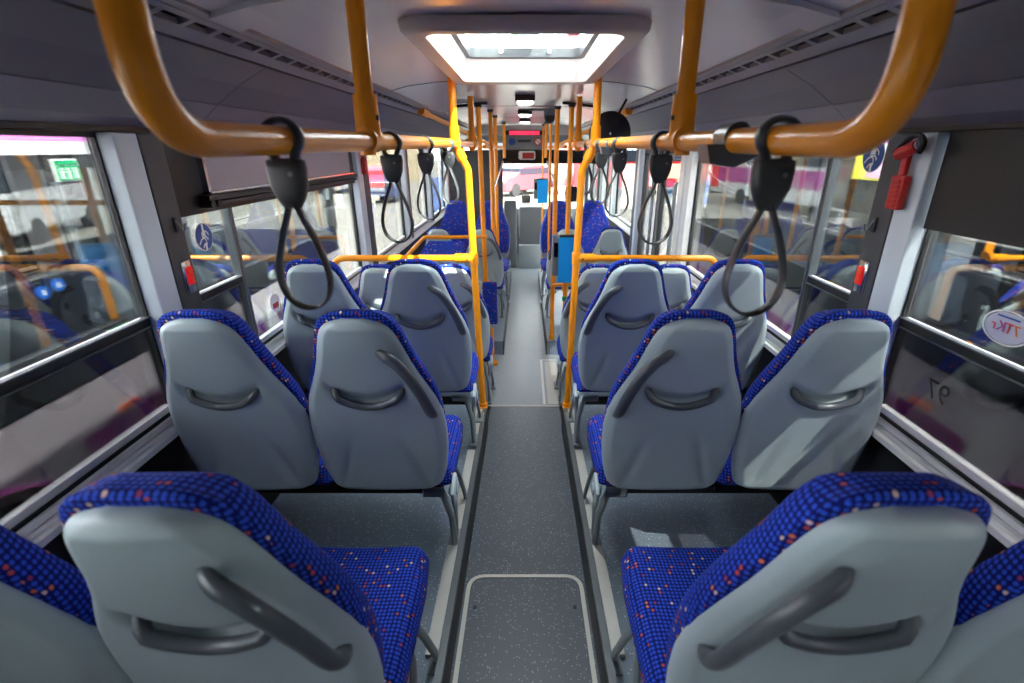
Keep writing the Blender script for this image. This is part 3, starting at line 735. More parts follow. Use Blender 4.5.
for sx, sn in ((-1, 'left'), (1, 'right')):
    t = empty('brace_rail', (0, 0, 0), 'slanting yellow brace between the %s ceiling cove and the overhead rail' % sn, 'grab rail')
    bm = nb(); cyl(bm, (sx * .80, 4.25, .27), (sx * .36, 6.4, .02), .019, 14); link('tube', bm, 'yellow', t, smooth=60)
    bm = nb(); cyl(bm, (sx * .81, 4.2, .276), (sx * .785, 4.33, .262), .03, 14); link('end_sleeve', bm, 'yellow', t, smooth=50)
    # overhead rail of the front half
    t = empty('grab_rail', (0, 0, 0), 'thin overhead yellow rail of the front half on the %s' % sn, 'grab rail')
    bm = nb(); cyl(bm, (sx * .37, 4.8, .02), (sx * .31, 7.9, .02), .019, 14); link('tube', bm, 'yellow', t, smooth=60)
    bm = nb(); tube(bm, [(sx * .33, 5.2, -.42), (sx * .28, 6.6, -.15)], .012, 10); link('pull_bar', bm, 'chrome', t, smooth=60)

# validators
def validator(label, x, y, z0, z1, w, rz=0, mside=True):
    t = empty('ticket_validator', (x, y, z0), label, 'ticket validator', rz=rz)
    h = z1 - z0
    bm = nb(); b2(bm, (-w / 2 - .055, -.06, .06), (w / 2, .03, h), bev=.008); link('housing', bm, 'cabin', t, smooth=30)
    bm = nb(); b2(bm, (-w / 2, -.07, 0), (w / 2, -.058, h - .015), bev=.003); link('blue_face', bm, 'blue', t)
    bm = nb(); b2(bm, (-w / 2 + .01, -.066, h - .022), (w / 2 - .01, -.02, h + .004)); link('top_slot', bm, 'black', t)
    bm = nb(); b2(bm, (-w / 2 - .04, -.066, h * .55), (-w / 2 - .006, -.058, h * .85)); link('reader', bm, 'screen', t)
    bm = nb(); cyl(bm, (0, .0, h * .35), (0, .0, h * .6), .03, 14); link('clamp', bm, 'dark', t)
    return t
validator('larger bright blue ticket validator beside the tall yellow pole on the right', .372, 4.36, -1.12, -.70, .155)
validator('smaller bright blue ticket validator near the windscreen', .27, 7.9, -.78, -.42, .16)
pole('thin pole holding the far blue validator by the cab', .27, 7.93, -1.88, .33, r=.012)

# hanging straps
def make_strap(label):
    t = empty('hanging_strap', (0, 0, 0), label, 'hanging strap', 'dark grey hanging straps on the overhead rails')
    # clip round the rail
    bm = nb(); P = []
    for k in range(21):
        a = -.75 * PI + 1.5 * PI * k / 20 + PI / 2
        P.append((math.cos(a) * .0285, 0, math.sin(a) * .0285))
    P = [(-.012, 0, -.045)] + P[::-1] + [(.012, 0, -.045)]
    tube(bm, P, .013, 8, flat=.45, up=(0, 1, 0)); link('clip', bm, 'strap', t, smooth=50)
    bm = nb()
    R_ = []
    for z, hx, hy in ((-.032, .020, .010), (-.036, .030, .013), (-.05, .032, .014), (-.08, .029, .014), (-.10, .022, .012), (-.116, .013, .009)):
        R_.append([(hx * (abs(math.cos(a)) ** .6) * (1 if math.cos(a) > 0 else -1), hy * (abs(math.sin(a)) ** .6) * (1 if math.sin(a) > 0 else -1), z) for a in [2 * PI * k / 16 for k in range(16)]])
    q = loft(bm, R_); bm.faces.new(q[0]); bm.faces.new(q[-1][::-1]); bk = link('buckle', bm, 'strap', t, smooth=50)
    bm = nb(); cyl(bm, (.012, -.013, -.058), (.012, -.016, -.058), .0038, 10); link('rivet', bm, 'steel', bk)
    bm = nb()
    P = [(-.003, 0, -.10), (-.014, .002, -.13), (-.030, .004, -.17), (-.043, .004, -.215), (-.046, .004, -.25), (-.036, .002, -.282), (-.012, 0, -.302), (.014, 0, -.302), (.036, -.002, -.282), (.046, -.004, -.25), (.043, -.004, -.215), (.030, -.004, -.17), (.014, -.002, -.13), (.003, 0, -.10)]
    P = smoothpath(P, 5); tube(bm, P, .0115, 8, flat=.28, up=(0, 1, 0)); link('loop', bm, 'strap', t, smooth=50)
    return t
proto = None
ordn = ['nearest', 'second', 'third', 'fourth', 'fifth']
for sx, sn, ys in ((-1, 'left', (.835, 1.50, 2.02, 2.62)), (1, 'right', (.80, 1.47, 2.12, 2.62, 3.2))):
    for k, y in enumerate(ys):
        lab = '%s dark grey strap with teardrop loop on the %s overhead rail, counted from the camera' % (ordn[k], sn)
        if proto is None: proto = t = make_strap(lab)
        else: t = copy_tree(proto); t['label'] = lab
        t.location = (sx * .383, y, ZR - .004); t.rotation_euler = (0, 0, (.12, .15, .15, .4, .8)[k] * sx); t.scale = (1.04, .95, .92)
for y, lab, s in ((.98, 'grey wedge shaped plastic holder under the right rail beside the nearest strap', 1.), (2.35, 'small grey plastic holder under the right rail beside the third strap', .9)):
    t = empty('rail_holder', (.383, y, ZR), lab, 'holder'); t.scale = (s,) * 3
    bm = nb(); cyl(bm, (0, -.03, 0), (0, .03, 0), .026, 16); link('collar', bm, 'handle', t, smooth=50)
    bm = nb(); extrude_profile(bm, [(-.055, -.012), (.05, -.012), (.045, -.03), (.0, -.052), (-.045, -.045)], -.028, .028); link('body', bm, 'handle', t)

# ------------------------------------------------------------------ things on pillars and windows
for sx, sn in ((-1, 'left'), (1, 'right')):
    t = empty('stop_button', (sx * 1.163, 1.655, -.41), 'red stop button in chrome housing on the %s pillar' % sn, 'stop button')
    bm = nb(); box(bm, (0, 0, 0), (.016, .046, .115), bev=.007); link('housing', bm, 'chrome', t, smooth=40)
    bm = nb(); box(bm, (-sx * .010, 0, .005), (.010, .03, .062), bev=.004); bt = link('button', bm, mat('button red', (214, 24, 24), .3, emit=.25), t, smooth=40)
    bm = nb(); box(bm, (-sx * .0155, 0, .018), (.002, .012, .014)); box(bm, (-sx * .0155, 0, -.008), (.002, .012, .014)); link('raised_mark', bm, 'orange', bt)
    t = empty('coat_hook', (sx * 1.163, 1.66, -.235), 'small grey coat hook on the %s pillar above the stop button' % sn, 'coat hook')
    bm = nb(); box(bm, (0, 0, .0), (.008, .016, .05), bev=.003); link('plate', bm, 'dark', t)
    bm = nb(); tube(bm, smoothpath([(-sx * .002, 0, .015), (-sx * .012, 0, -.005), (-sx * .022, 0, -.02), (-sx * .030, 0, -.012), (-sx * .032, 0, .004)], 4), .004, 8); link('hook', bm, 'steel', t, smooth=True)
def hammer(label, x, y, z, sx, s=1.):
    t = empty('emergency_hammer', (x, y, z), label, 'emergency hammer', 'red window hammers'); t.scale = (s,) * 3
    t.rotation_euler = (0, 0, 0)
    bm = nb(); b2(bm, (-.012, -.028, -.10), (.012, .028, .0), bev=.005); b2(bm, (-.008, -.012, 0), (.008, .012, .065), bev=.004)
    for k in range(6): b2(bm, (-sx * .012, -.016, -.09 + k * .014), (-sx * .017, .012, -.084 + k * .014))
    link('holder', bm, 'red', t)
    bm = nb(); cyl(bm, (-sx * .014, -.05, .085), (-sx * .014, .02, .06), .018, 14); link('hammer_head', bm, 'red', t, smooth=50)
    bm = nb(); tube(bm, smoothpath([(-sx * .014, .04, .065), (-sx * .014, .0, .10), (-sx * .014, -.045, .112), (-sx * .014, -.07, .09), (-sx * .014, -.06, .065)], 4), .008, 10); link('rubber_guard', bm, 'black', t, smooth=50)
    bm = nb(); cyl(bm, (-sx * .014, -.056, .088), (-sx * .014, -.05, .086), .014, 12); link('tip', bm, 'alu', t)
    return t
hammer('red emergency hammer on the near right pillar beside the black blind', 1.15, 1.575, -.075, 1, 1.0)
hammer('small red emergency hammer on the second left pillar beyond the blind', -1.15, 3.72, -.06, -1, 1.1)

def round_sticker(label, x, y, z, r, sx):
    t = empty('safety_sticker', (x, y, z), label, 'sticker')
    T = Matrix.Rotation(-sx * PI / 2, 4, 'Z')     # local -y face looks towards the aisle
    def L(n, bm, m): bm.transform(T); return link(n, bm, m, t)
    def disc(r, y0, y1):
        bm = nb(); cyl(bm, (0, y0, 0), (0, y1, 0), r, 32); return bm
    L('white_edge', disc(r, .001, .0), 'white'); L('blue_disc', disc(r * .95, .0, -.001), 'sblue')
    bm = nb(); b2(bm, (-r * .09, -.0022, r * .1), (r * .09, -.001, r * .93)); L('upper_pole_symbol', bm, 'white'); bm = nb(); b2(bm, (-r * .09, -.0022, -r * .93), (r * .09, -.001, -r * .45)); L('lower_pole_symbol', bm, 'white')
    bm = nb()
    def ln(pts, w=.045): tube(bm, [(a * r, -.0018, b * r) for a, b in pts], w * r, 6, flat=.3, up=(0, 0, 1) if False else None)
    for k in range(4): ln([(-.20, .36 - k * .13), (.2, .38 - k * .13)])
    ln([(.2, .42), (.45, .25), (.5, .05)]); ln([(-.2, .36), (-.24, 0), (-.1, -.1)]); ln([(.2, 0), (.4, -.2), (.3, -.25)])
    ln([(-.7, -.45), (-.4, -.15), (-.1, -.05), (.1, -.2), (.15, -.5), (0, -.65)]); ln([(-.35, -.75), (-.2, -.55), (0, -.45)])
    L('hand_symbol', bm, 'white'); return t
round_sticker('round blue sticker of a hand holding a pole on the second left window', -1.224, 1.885, -.312, .052, -1)
round_sticker('round blue sticker of a hand holding a pole, beside the red hammer', 1.224, 1.84, -.022, .056, 1)
# oval sticker on right window
def mirrored(txt, size, x, y, z, sx, m, name, parent):
    # reads correctly from outside the bus
    T = Matrix.Translation((x, y, z)) @ Matrix(((0, 0, sx, 0), (sx, 0, 0, 0), (0, 1, 0, 0), (0, 0, 0, 1)))
    return link(name, text_bm(txt, size, T), m, parent)
t = empty('oval_sticker', (0, 0, 0), 'oval white sticker with coloured mirrored letters on the nearest right window', 'sticker')
bm = nb(); q = 36
loft(bm, [[(1.226, 1.175 + .068 * s * math.cos(a * 2 * PI / q), -.425 + .045 * s * math.sin(a * 2 * PI / q)) for a in range(q)] for s in (1., .92)])
link('ring', bm, 'white', t)
bm = nb(); v = [bm.verts.new((1.227, 1.175 + .060 * math.cos(a * 2 * PI / q), -.425 + .039 * math.sin(a * 2 * PI / q))) for a in range(q)]; bm.faces.new(v); link('face', bm, mat('sticker pale', (190, 190, 210), .5), t)
for k, (ch, c) in enumerate((('7', (226, 120, 60)), ('T', (214, 60, 60)), ('K', (150, 60, 130)), ('r', (196, 70, 90)))):
    mirrored(ch, .038, 1.2245, 1.145 + k * .021, -.425, 1, mat('letter %d' % k, c, .5), 'letter', t)
bm = nb(); b2(bm, (1.2235, 1.145, -.40), (1.2255, 1.205, -.396)); link('underline', bm, 'sblue', t)
# fleet number on the lower pane
t = empty('fleet_number', (0, 0, 0), 'dark mirrored number 97 on the lower right window pane', 'number')
mirrored('97', .085, 1.226, 1.30, -.675, 1, mat('number paint', (18, 18, 20), .6), 'digits', t)
t = empty('small_sticker', (0, 0, 0), 'small red and white sticker low on the second left window behind the seat', 'sticker')
bm = nb(); cyl(bm, (-1.222, 2.30, -.70), (-1.225, 2.30, -.70), .045, 20); link('face', bm, 'white', t)
bm = nb(); b2(bm, (-1.219, 2.275, -.725), (-1.222, 2.325, -.70)); link('red_mark', bm, 'red', t)

# ------------------------------------------------------------------ front half: rest pad, folding seat
t = empty('leaning_rest', (-.75, 4.0, ZLOW), 'wide grey board with sloping blue padded top behind the left yellow bar', 'leaning rest')
bm = nb(); b2(bm, (-.16, .0, .15), (.24, .05, 1.06), bev=.015); link('board', bm, 'shell', t, smooth=40)
bm = nb()
v = [bm.verts.new(p) for p in ((-.16, -.01, 1.05), (.24, -.01, 1.05), (.235, .24, 1.17), (-.08, .24, 1.17), (-.16, .05, 1.02), (.24, .05, 1.03), (.235, .27, 1.14), (-.08, .27, 1.11))]
for q in ((0, 1, 2, 3), (7, 6, 5, 4), (0, 4, 5, 1), (1, 5, 6, 2), (2, 6, 7, 3), (3, 7, 4, 0)): bm.faces.new([v[i] for i in q])
bmesh.ops.bevel(bm, geom=bm.edges[:], offset=.012, segments=2, affect='EDGES'); link('padded_top', bm, 'fabric', t, smooth=40, uv=True)
bm = nb(); P = fillet([(-.30, -.1, 1.0), (-.12, .26, 1.19), (.42, .30, 1.19)], .03); tube(bm, P, .016, 12); link('rail', bm, 'yellow', t, smooth=60)
bm = nb(); b2(bm, (-.14, .0, 0), (-.10, .05, .15)); b2(bm, (.18, .0, 0), (.22, .05, .15)); link('foot', bm, 'steel', t)
t = empty('tip_up_chair', (-.33, 4.25, ZLOW), 'upright folded blue tip up seat left of the aisle under the yellow joint', 'folding seat')
bm = nb(); b2(bm, (-.05, -.02, .40), (.08, .03, .80), bev=.02); link('seat_cushion', bm, 'fabric', t, smooth=40, uv=True)
bm = nb(); b2(bm, (-.14, -.01, .34), (-.06, .05, .80), bev=.01); link('hinge_plate', bm, 'shell', t, smooth=40)
bm = nb(); cyl(bm, (.02, .01, .02), (.02, .01, .36), .02, 12); b2(bm, (-.03, -.03, 0), (.07, .05, .02)); link('post', bm, 'yellow', t, smooth=40)

# ------------------------------------------------------------------ right door leaves, glazed
dn = 0
for (a, b) in ((3.93, 4.58), (4.62, 5.27), (7.88, 8.55), (8.6, 9.28)):
    dn += 1
    bm = nb(); x0, x1 = 1.205, 1.245
    b2(bm, (x0, a, -1.9), (x1, a + .045, .03)); b2(bm, (x0, b - .045, -1.9), (x1, b, .03)); b2(bm, (x0, a, -1.9), (x1, b, -1.82)); b2(bm, (x0, a, -.04), (x1, b, .03))
    d = struct('door_%d' % dn, bm, 'dark')
    bm = nb(); b2(bm, (1.223, a + .04, -1.83), (1.227, b - .04, -.03)); link('glass', bm, 'glass', d)
    bm = nb(); cyl(bm, (1.17, a + .06, -1.5), (1.17, a + .06, -.25), .016, 12); cyl(bm, (1.17, a + .06, -1.5), (1.21, a + .06, -1.5), .012, 8); cyl(bm, (1.17, a + .06, -.25), (1.21, a + .06, -.25), .012, 8)
    link('handle', bm, 'pillar', d, smooth=50)

# ------------------------------------------------------------------ front end : cab, windscreen
bm = nb(); b2(bm, (-1.22, 9.6, -2.0), (1.22, 9.66, -1.15)); b2(bm, (-1.22, 9.6, .10), (1.22, 9.66, .45)); b2(bm, (-1.22, 9.6, -1.15), (-1.12, 9.66, .1)); b2(bm, (1.12, 9.6, -1.15), (1.22, 9.66, .1)); struct('wall_front', bm, 'cabin')
bm = nb(); b2(bm, (-1.12, 9.62, -1.15), (1.12, 9.625, .1)); wn += 1; struct('window_%d' % wn, bm, 'glass')
t = empty('display_header', (0, 8.2, .1), 'front header with red lit display, grey sign strip and black lower band', 'display'); t.location = (0, 0, 0)
bm = nb(); b2(bm, (-1.19, 8.2, -.215), (1.19, 8.3, -.012)); link('black_band', bm, 'screen', t)
bm = nb(); b2(bm, (-.335, 8.19, -.012), (.335, 8.3, .20)); link('sign_strip', bm, 'cabin', t)
bm = nb(); b2(bm, (-1.19, 8.2, .20), (1.19, 8.3, .34)); link('top_panel', bm, 'ceil', t)
bm = nb(); b2(bm, (-.335, 8.17, .20), (.335, 8.2, .265)); link('display_housing', bm, 'screen', t)
bm = nb(); b2(bm, (-.24, 8.165, .205), (.22, 8.171, .255)); link('red_matrix', bm, 'led', t)
bm = nb(); cyl(bm, (-.20, 8.183, .105), (-.20, 8.19, .105), .052, 24); link('blue_pictogram', bm, 'sblue', t)
bm = nb(); tube(bm, [(.20 + .048 * math.cos(a * PI / 12), 8.186, .105 + .048 * math.sin(a * PI / 12)) for a in range(24)], .008, 6, closed=True); cyl(bm, (.17, 8.184, .13), (.23, 8.184, .08), .006, 6); link('red_prohibition_ring', bm, 'red', t)
bm = nb(); cyl(bm, (.20, 8.188, .105), (.20, 8.19, .105), .048, 24); link('white_disc', bm, 'white', t)
bm = nb(); b2(bm, (-.11, 8.184, .10), (.09, 8.19, .135)); link('slot_plate', bm, 'dark', t)
# interior mirror under the header, red vehicle reflection painted on its face
t = empty('driver_mirror', (.0, 8.1, -.09), 'small driver mirror with painted red and white reflection on the black band', 'mirror')
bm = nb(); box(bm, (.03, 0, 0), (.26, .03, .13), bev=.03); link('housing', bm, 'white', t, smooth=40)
bm = nb(); box(bm, (.05, -.018, -.005), (.18, .006, .09), bev=.002); link('painted_reflection', bm, 'redp', t)
t = empty('cab_partition', (0, 0, 0), 'tall dark partition behind the driver on the left', 'partition')
bm = nb(); b2(bm, (-1.15, 7.75, -1.9), (-.36, 7.8, -.02), bev=.01); link('panel', bm, 'dark', t)
bm = nb(); b2(bm, (-.37, 7.74, -1.9), (-.335, 7.82, -.0), bev=.01); link('edge_post', bm, 'black', t)
t = empty('cab_door', (0, 0, 0), 'grey half height driver cab door beside the aisle end', 'cab door')
bm = nb(); b2(bm, (-.33, 7.85, -1.80), (-.13, 7.92, -.74), bev=.03); link('door_leaf', bm, 'cabin', t, smooth=40)
bm = nb(); b2(bm, (-.10, 8.3, -1.9), (.30, 8.9, -.88), bev=.04); link('fare_desk', bm, 'cabin', t, smooth=40)
bm = nb(); b2(bm, (-.11, 8.22, -1.9), (.30, 8.34, -1.50), bev=.01); link('step_box', bm, 'pillar', t, smooth=40)
t = empty('dashboard', (0, 0, 0), 'grey dashboard under the windscreen with a small screen', 'dashboard')
bm = nb(); b2(bm, (-1.15, 9.0, -1.3), (1.15, 9.58, -.98), bev=.05); link('top', bm, 'cabin', t, smooth=40)
bm = nb(); box(bm, (.02, 8.95, -.82), (.16, .05, .13), bev=.01, R=Matrix.Rotation(-.3, 3, 'X')); link('screen', bm, 'screen', t)
t = empty('steering_wheel', (-.62, 8.85, -.78), 'black steering wheel beyond the dark partition', 'steering wheel')
bm = nb(); tube(bm, [(.22 * math.cos(a * PI / 16), .07 * math.sin(a * PI / 16), .2 * math.sin(a * PI / 16)) for a in range(32)], .015, 8, closed=True); link('rim', bm, 'black', t, smooth=True)
bm = nb(); cyl(bm, (-.2, 0, 0), (.2, 0, 0), .012, 8); cyl(bm, (0, 0, 0), (0, .1, -.3), .03, 10); link('column', bm, 'black', t)
t = empty('monitor', (.66, 7.3, -.60), 'small black monitor beside the far right seats', 'monitor')
bm = nb(); box(bm, (0, 0, 0), (.17, .04, .22), bev=.01); link('screen', bm, 'screen', t)
bm = nb(); cyl(bm, (0, .02, -.1), (0, .02, -1.157), .012, 8); link('stalk', bm, 'dark', t)

# ------------------------------------------------------------------ outside: ground
ZG = -2.22
bm = nb(); b2(bm, (-80, -40, ZG - .1), (80, 110, ZG)); o = link('ground', bm, 'concrete'); o['kind'] = 'structure'
# own bus underside / outer skirt keeps light out
# neighbour buses
def neighbour(sx, y0, y1, sn):
    X = 2.27; t = empty('parked_bus', (0, 0, 0), ('identical bus parked on the left, seen through the windows with purple roof band' if sx < 0 else 'identical bus parked on the right with purple stripe and grey skirt'), 'bus')
    bm = nb(); b2(bm, (sx * X, y0, -1.12), (sx * (X + .06), y1, -.90)); link('black_band', bm, 'black', t)
    bm = nb()
    # skirt with wheel arch cut : columns
    yc, ra = 1.55, .58; n = 60
    ys = [y0 + (y1 - y0) * k / n for k in range(n + 1)]
    def low(y):
        h = ra * ra - (y - yc) ** 2
        return max(-2.05, -2.0 + math.sqrt(h)) if h > 0 else -2.05
    cols = []
    for y in ys: cols.append([bm.verts.new((sx * X, y, -1.12)), bm.verts.new((sx * X, y, low(y))), bm.verts.new((sx * (X + .06), y, -1.12)), bm.verts.new((sx * (X + .06), y, low(y)))])
    for a, b in zip(cols[:-1], cols[1:]):
        bm.faces.new((a[0], a[1], b[1], b[0])); bm.faces.new((a[2], b[2], b[3], a[3])); bm.faces.new((a[1], a[3], b[3], b[1])); bm.faces.new((a[0], b[0], b[2], a[2]))
    link('skirt', bm, 'skirt', t)
    bm = nb(); b2(bm, (sx * (X - .006), y0, -1.125), (sx * X, y1, -1.115)); link('trim_line', bm, 'chrome', t)
    bm = nb(); P = []
    for k in range(25):
        a = PI * k / 24; P.append((sx * (X - .008), yc - .64 * math.cos(a), -2.0 + .64 * math.sin(a)))
    tube(bm, P, .045, 8, flat=.2, up=(1, 0, 0))
    link('purple_arch', bm, 'purple', t, smooth=50)
    bm = nb(); b2(bm, (sx * (X - .008), yc + .62, -1.50), (sx * X, y1, -1.40)); b2(bm, (sx * (X - .008), y0, -1.50), (sx * X, yc - .62, -1.40)); link('purple_stripe', bm, 'purple', t)
    bm = nb(); box(bm, (sx * (X - .015), 2.48, -1.36), (.02, .14, .04), bev=.006); link('marker_lamp', bm, 'orange', t)
    w = nb(); cyl(w, (sx * (X + .02), yc, -1.75), (sx * (X + .28), yc, -1.75), .47, 32); wh = link('wheel', w, 'rubber', t, smooth=50)
    w = nb(); cyl(w, (sx * (X + .0), yc, -1.75), (sx * (X + .05), yc, -1.75), .24, 24); link('hub', w, 'chrome', wh, smooth=50)
    bm = nb(); b2(bm, (sx * X, y0, -.09), (sx * (X + .06), y1, -.025)); link('window_head', bm, 'black', t)
    bm = nb(); b2(bm, (sx * X, y0, .035), (sx * (X + .06), y1, .10)); link('purple_band', bm, 'lilac', t)
    bm = nb(); b2(bm, (sx * X, y0, -.025), (sx * (X + .06), y1, .035)); link('white_band', bm, 'paint', t)
    bm = nb(); b2(bm, (sx * X, y0, .10), (sx * (X + 2.5), y1, .62), bev=.05); link('roof', bm, 'paint', t)
    for a in [y0, 0.2, 3.25, y1 - .08]:
        bm = nb(); b2(bm, (sx * (X + .0), a, -.90), (sx * (X + .06), a + .12, -.09)); link('window_post', bm, 'dark', t)
    bm = nb(); b2(bm, (sx * (X + .02), y0, -.90), (sx * (X + .025), y1, -.09)); link('glazing', bm, 'nglass', t)
    bm = nb(); b2(bm, (sx * (X + .06), y0, -1.95), (sx * (X + 2.5), y1, -1.85)); link('deck', bm, 'low', t)
    # far side
    bm = nb(); b2(bm, (sx * (X + 2.44), y0, -2.0), (sx * (X + 2.5), y1, -.9)); b2(bm, (sx * (X + 2.44), y0, -.09), (sx * (X + 2.5), y1, .1))
    for a in ([0.0, 2.6, y1 - .15] if sx < 0 else [y0, 0.1, 1.2, 1.9, 2.6, 3.3, 4.2, 5.4, y1 - .15]): b2(bm, (sx * (X + 2.44), a, -.9), (sx * (X + 2.5), a + (.14 if sx < 0 else .42), -.09))
    link('far_side', bm, 'dark', t)
    for yy in (y0, y1): 
        bm = nb(); b2(bm, (sx * (X + .06), yy - (.03 if yy == y0 else 0), -2), (sx * (X + 2.44), yy + (0 if yy == y0 else .03), -.9)); link('end_panel', bm, 'skirt', t)
    bm = nb()
    for (x, y) in ((X + .75, 3.55), (X + 1.2, 3.3), (X + .85, 2.0), (X + 1.7, 3.8)): cyl(bm, (sx * x, y, -1.85), (sx * x, y, .1), .02, 10)
    cyl(bm, (sx * (X + .6), 3.55, -.35), (sx * (X + 1.6), 3.55, -.35), .018, 10)
    P = fillet([(sx * (X + 1.6), 2.75, -.63), (sx * (X + .15), 2.75, -.63), (sx * (X + .15), 2.75, -1.2)], .08); tube(bm, P, .021, 12)
    link('yellow_rails', bm, 'yellow', t, smooth=60)
    bm = nb(); box(bm, (sx * (X + .72), 3.45, -.80), (.24, .1, .36), bev=.01); link('blue_validator', bm, 'blue', t)
    return t
neighbour(-1, -4.5, 6.0, 'left'); neighbour(1, -4.5, 7.0, 'right')
k = 0
for sx, sn in ((-1, 'left'), (1, 'right')):
    for (x, y, d) in ((2.62, 2.95, 'third from the camera'), (2.68, 2.0, 'second from the camera'), (2.68, 1.05, 'first from the camera'), (3.2, 2.3, 'second line from its windows'), (2.65, 4.1, 'fourth from the camera'), (3.15, 5.0, 'fifth and deeper inside')):
        o = seat('seat inside the bus parked on the %s, %s' % (sn, d), sx * x, y, -1.85 - (0 if sx > 0 else .0), -sx, False, 'seats inside the parked buses')
# signs on neighbours
t = empty('green_sign', (0, 0, 0), 'small green and white safety sign in the window of the left parked bus', 'sign')
bm = nb(); b2(bm, (-2.262, 2.50, -.15), (-2.268, 2.64, -.045)); link('plate', bm, 'white', t)
bm = nb(); b2(bm, (-2.258, 2.506, -.144), (-2.263, 2.634, -.078)); b2(bm, (-2.258, 2.506, -.072), (-2.263, 2.634, -.052)); link('green_field', bm, 'green', t)
bm = nb()
for q in range(3):
    y = 2.532 + q * .038; b2(bm, (-2.255, y - .005, -.138), (-2.259, y + .005, -.108)); b2(bm, (-2.255, y - .011, -.108), (-2.259, y + .010, -.101)); cyl(bm, (-2.255, y, -.092), (-2.259, y, -.092), .006, 8)
link('white_figures', bm, 'white', t)
for k, (y, z) in enumerate(((2.235, -.63), (2.32, -.615))):
    t = empty('round_decal', (-2.262, y, z), '%s of the two small round blue stickers low on the left parked bus' % ('nearer' if k == 0 else 'farther'), 'sticker')
    bm = nb(); cyl(bm, (0, 0, 0), (-.006, 0, 0), .032, 20); link('disc', bm, 'sblue', t)
    bm = nb(); box(bm, (.002, 0, 0), (.003, .014, .026), bev=.001); link('pictogram', bm, 'pillar', t)
t = empty('route_board', (0, 0, 0), 'yellow and pink lit route board reading TRA on the right parked bus', 'display')
bm = nb(); b2(bm, (2.255, 2.95, -.40), (2.268, 3.75, -.03)); link('board', bm, 'screen', t)
bm = nb(); b2(bm, (2.248, 3.0, -.19), (2.256, 3.56, -.04)); link('yellow_border', bm, 'pyellow', t)
bm = nb(); b2(bm, (2.244, 3.0, -.175), (2.249, 3.42, -.075)); link('pink_field', bm, 'ppink', t)
link('letters', text_bm('TRA', .085, Matrix.Translation((2.243, 3.12, -.13)) @ Matrix(((0, 0, -1, 0), (-1, 0, 0, 0), (0, 1, 0, 0), (0, 0, 0, 1)))), 'pinkt', t)

# vehicles and buildings farther off
def car(label, x, y, rz, mt, L_=4.3, W_=1.75, H_=1.45, name='car', prof=None, cat='car'):
    t = empty(name, (x, y, ZG), label, cat, rz=rz)
    pr = prof or [(-.5, .18), (-.5, .5), (-.47, .6), (-.30, .66), (-.16, .98), (.22, 1.0), (.40, .68), (.49, .60), (.5, .35), (.5, .18)]
    bm = nb(); extrude_profile(bm, [(a * L_, b * H_) for a, b in pr], -W_ / 2, W_ / 2); bmesh.ops.bevel(bm, geom=bm.edges[:], offset=.05, segments=2, affect='EDGES'); link('body', bm, mt, t, smooth=40)
    bm = nb()
    top = max(b for a, b in pr) * H_
    zz0, zz1 = .68 * H_ if prof is None else .55 * H_, .93 * top
    xa, xb = (-.24, .33) if prof is None else (-.44, .44)
    b2(bm, (xa * L_, -W_ / 2 - .005, zz0), (xb * L_, W_ / 2 + .005, zz1), bev=.04)
    link('side_windows', bm, 'wdark', t)
    for s in (-1, 1):
        bm = nb(); box(bm, (s * L_ * .49, 0, .55 * H_ if prof is None else .7 * H_), (.12, W_ * .8, .2 if prof is None else H_ * .35), bev=.02); link('windscreen' if prof else 'lamp_panel', bm, 'wdark' if prof else 'chrome', t)
        for q in (-.31, .31):
            bm = nb(); cyl(bm, (q * L_, s * (W_ / 2 - .2), .32), (q * L_, s * (W_ / 2 + .02), .32), .32, 20); link('wheel', bm, 'rubber', t, smooth=50)
    return t
BP = [(-.5, .12), (-.5, .9), (-.485, 1.0), (.485, 1.0), (.5, .9), (.5, .12)]
VP = [(-.5, .15), (-.5, .95), (-.46, 1.0), (.22, 1.0), (.34, .62), (.48, .52), (.5, .3), (.5, .15)]
car('white van parked in the yard beyond the left bus', -13.6, 13.5, -1.2, 'carwhite', 5.2, 2.0, 2.3, 'van', VP, 'van')
car('silvery wine coloured car ahead through the windscreen', -.3, 27, .9, 'pinkp')
car('red bus parked ahead through the windscreen', 6.6, 28, .2, 'redp', 9, 2.5, 2.9, 'bus', BP, 'bus')
car('dark car beyond the left windows, nearer one', -7.0, 24, 1.9, 'carblue')
car('grey car beyond the left windows, farther one', -10.5, 29, 1.7, 'chrome')
o = car('white bus with purple stripe beyond the right windows', 11, 19, 1.75, 'carwhite', 10, 2.5, 2.9, 'bus', BP, 'bus')
bm = nb(); b2(bm, (-5.02, -1.27, .9), (5.02, 1.27, 1.5)); link('purple_stripe', bm, 'purple', o)
t = empty('forklift', (-16, 22, ZG), 'small yellow forklift in the yard far left', 'forklift')
bm = nb(); b2(bm, (-.7, -.5, .2), (.7, .5, .8), bev=.05); link('body', bm, 'yellow', t)
bm = nb()
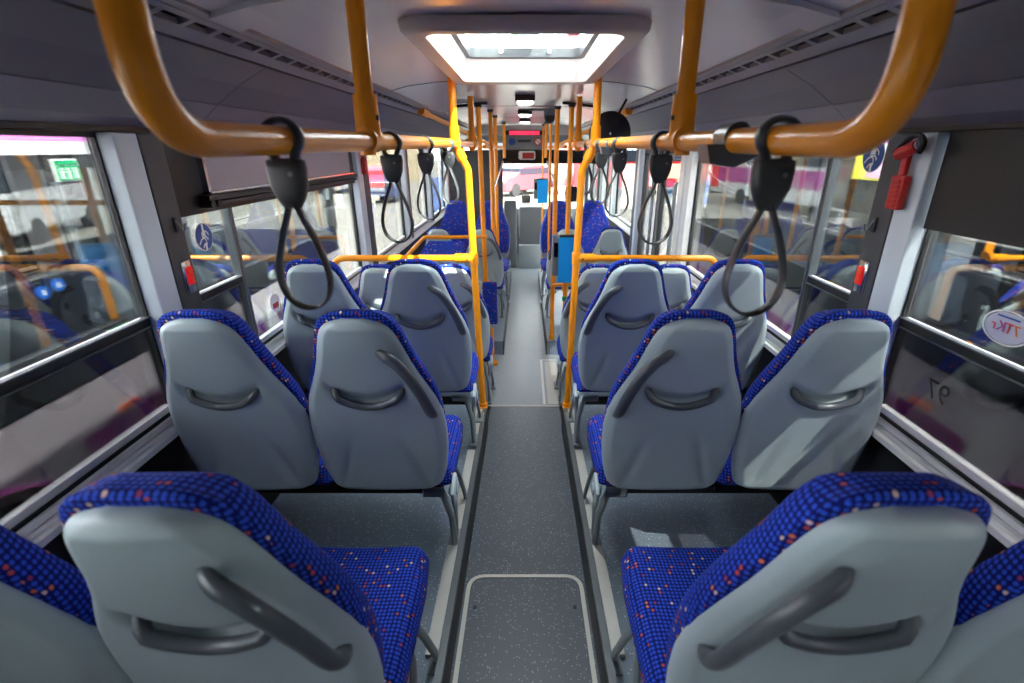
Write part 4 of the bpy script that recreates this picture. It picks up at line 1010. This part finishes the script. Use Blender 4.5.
for a in (-.5, .4):
    for b in (-.45, .45): cyl(bm, (a, b, .8), (a, b, 1.9), .04, 8)
b2(bm, (-.55, -.5, 1.88), (.45, .5, 1.94)); link('cage', bm, 'yellow', t)
bm = nb()
for a in (-.45, .45): cyl(bm, (a, -.55, .25), (a, .55, .25), .25, 16)
link('wheels', bm, 'rubber', t)
def building(label, x0, x1, y0, y1, h, m, doors):
    t = empty('building', (0, 0, 0), label, 'building')
    bm = nb(); b2(bm, (x0, y0, ZG), (x1, y1, ZG + h)); link('walls', bm, m, t)
    bm = nb(); b2(bm, (x0 - .3, y0 - .3, ZG + h), (x1 + .3, y1 + .3, ZG + h + .3)); link('roof', bm, 'cabin', t)
    for (p, q, z0, z1, mm) in doors:
        bm = nb()
        if abs(x1 - x0) > abs(y1 - y0): b2(bm, (p, y0 - .06, ZG + z0), (q, y0, ZG + z1))
        else:
            xx = x1 if x0 < 0 else x0; b2(bm, (xx - .06, p, ZG + z0), (xx + .06, q, ZG + z1))
        link('door' if z0 == 0 else 'window', bm, mm, t)
    return t
building('long beige building with gates across the yard on the left', -46, -8, 38, 42, 5.5, 'beige', [(-44 + 4 * k, -42 + 4 * k, 0, 3.4, 'bstone' if k % 2 else 'pillard') for k in range(8)])
building('pale building with rows of windows beyond the right bus', 24, 30, -10, 58, 9, 'bstone', [(y, y + 1.6, z, z + 1.7, 'wdark') for y in range(0, 56, 4) for z in (1.2, 4.6)])
building('pale wall closing the yard ahead', -6, 22, 62, 65, 6, 'bstone', [(-4 + 5 * k, -1.5 + 5 * k, 1.2, 3.2, 'wdark') for k in range(5)])
t = empty('banner', (-2.35, 14.0, ZG), 'mottled blue banner stand outside the left windows', 'banner')
bm = nb(); box(bm, (0, 0, 1.0), (.42, .05, 1.0), bev=.01); link('cloth', bm, 'bannerb', t)
bm = nb(); cyl(bm, (-.2, 0, 0), (-.2, 0, 1.55), .02, 8); cyl(bm, (.2, 0, 0), (.2, 0, 1.55), .02, 8); link('stand', bm, 'steel', t)
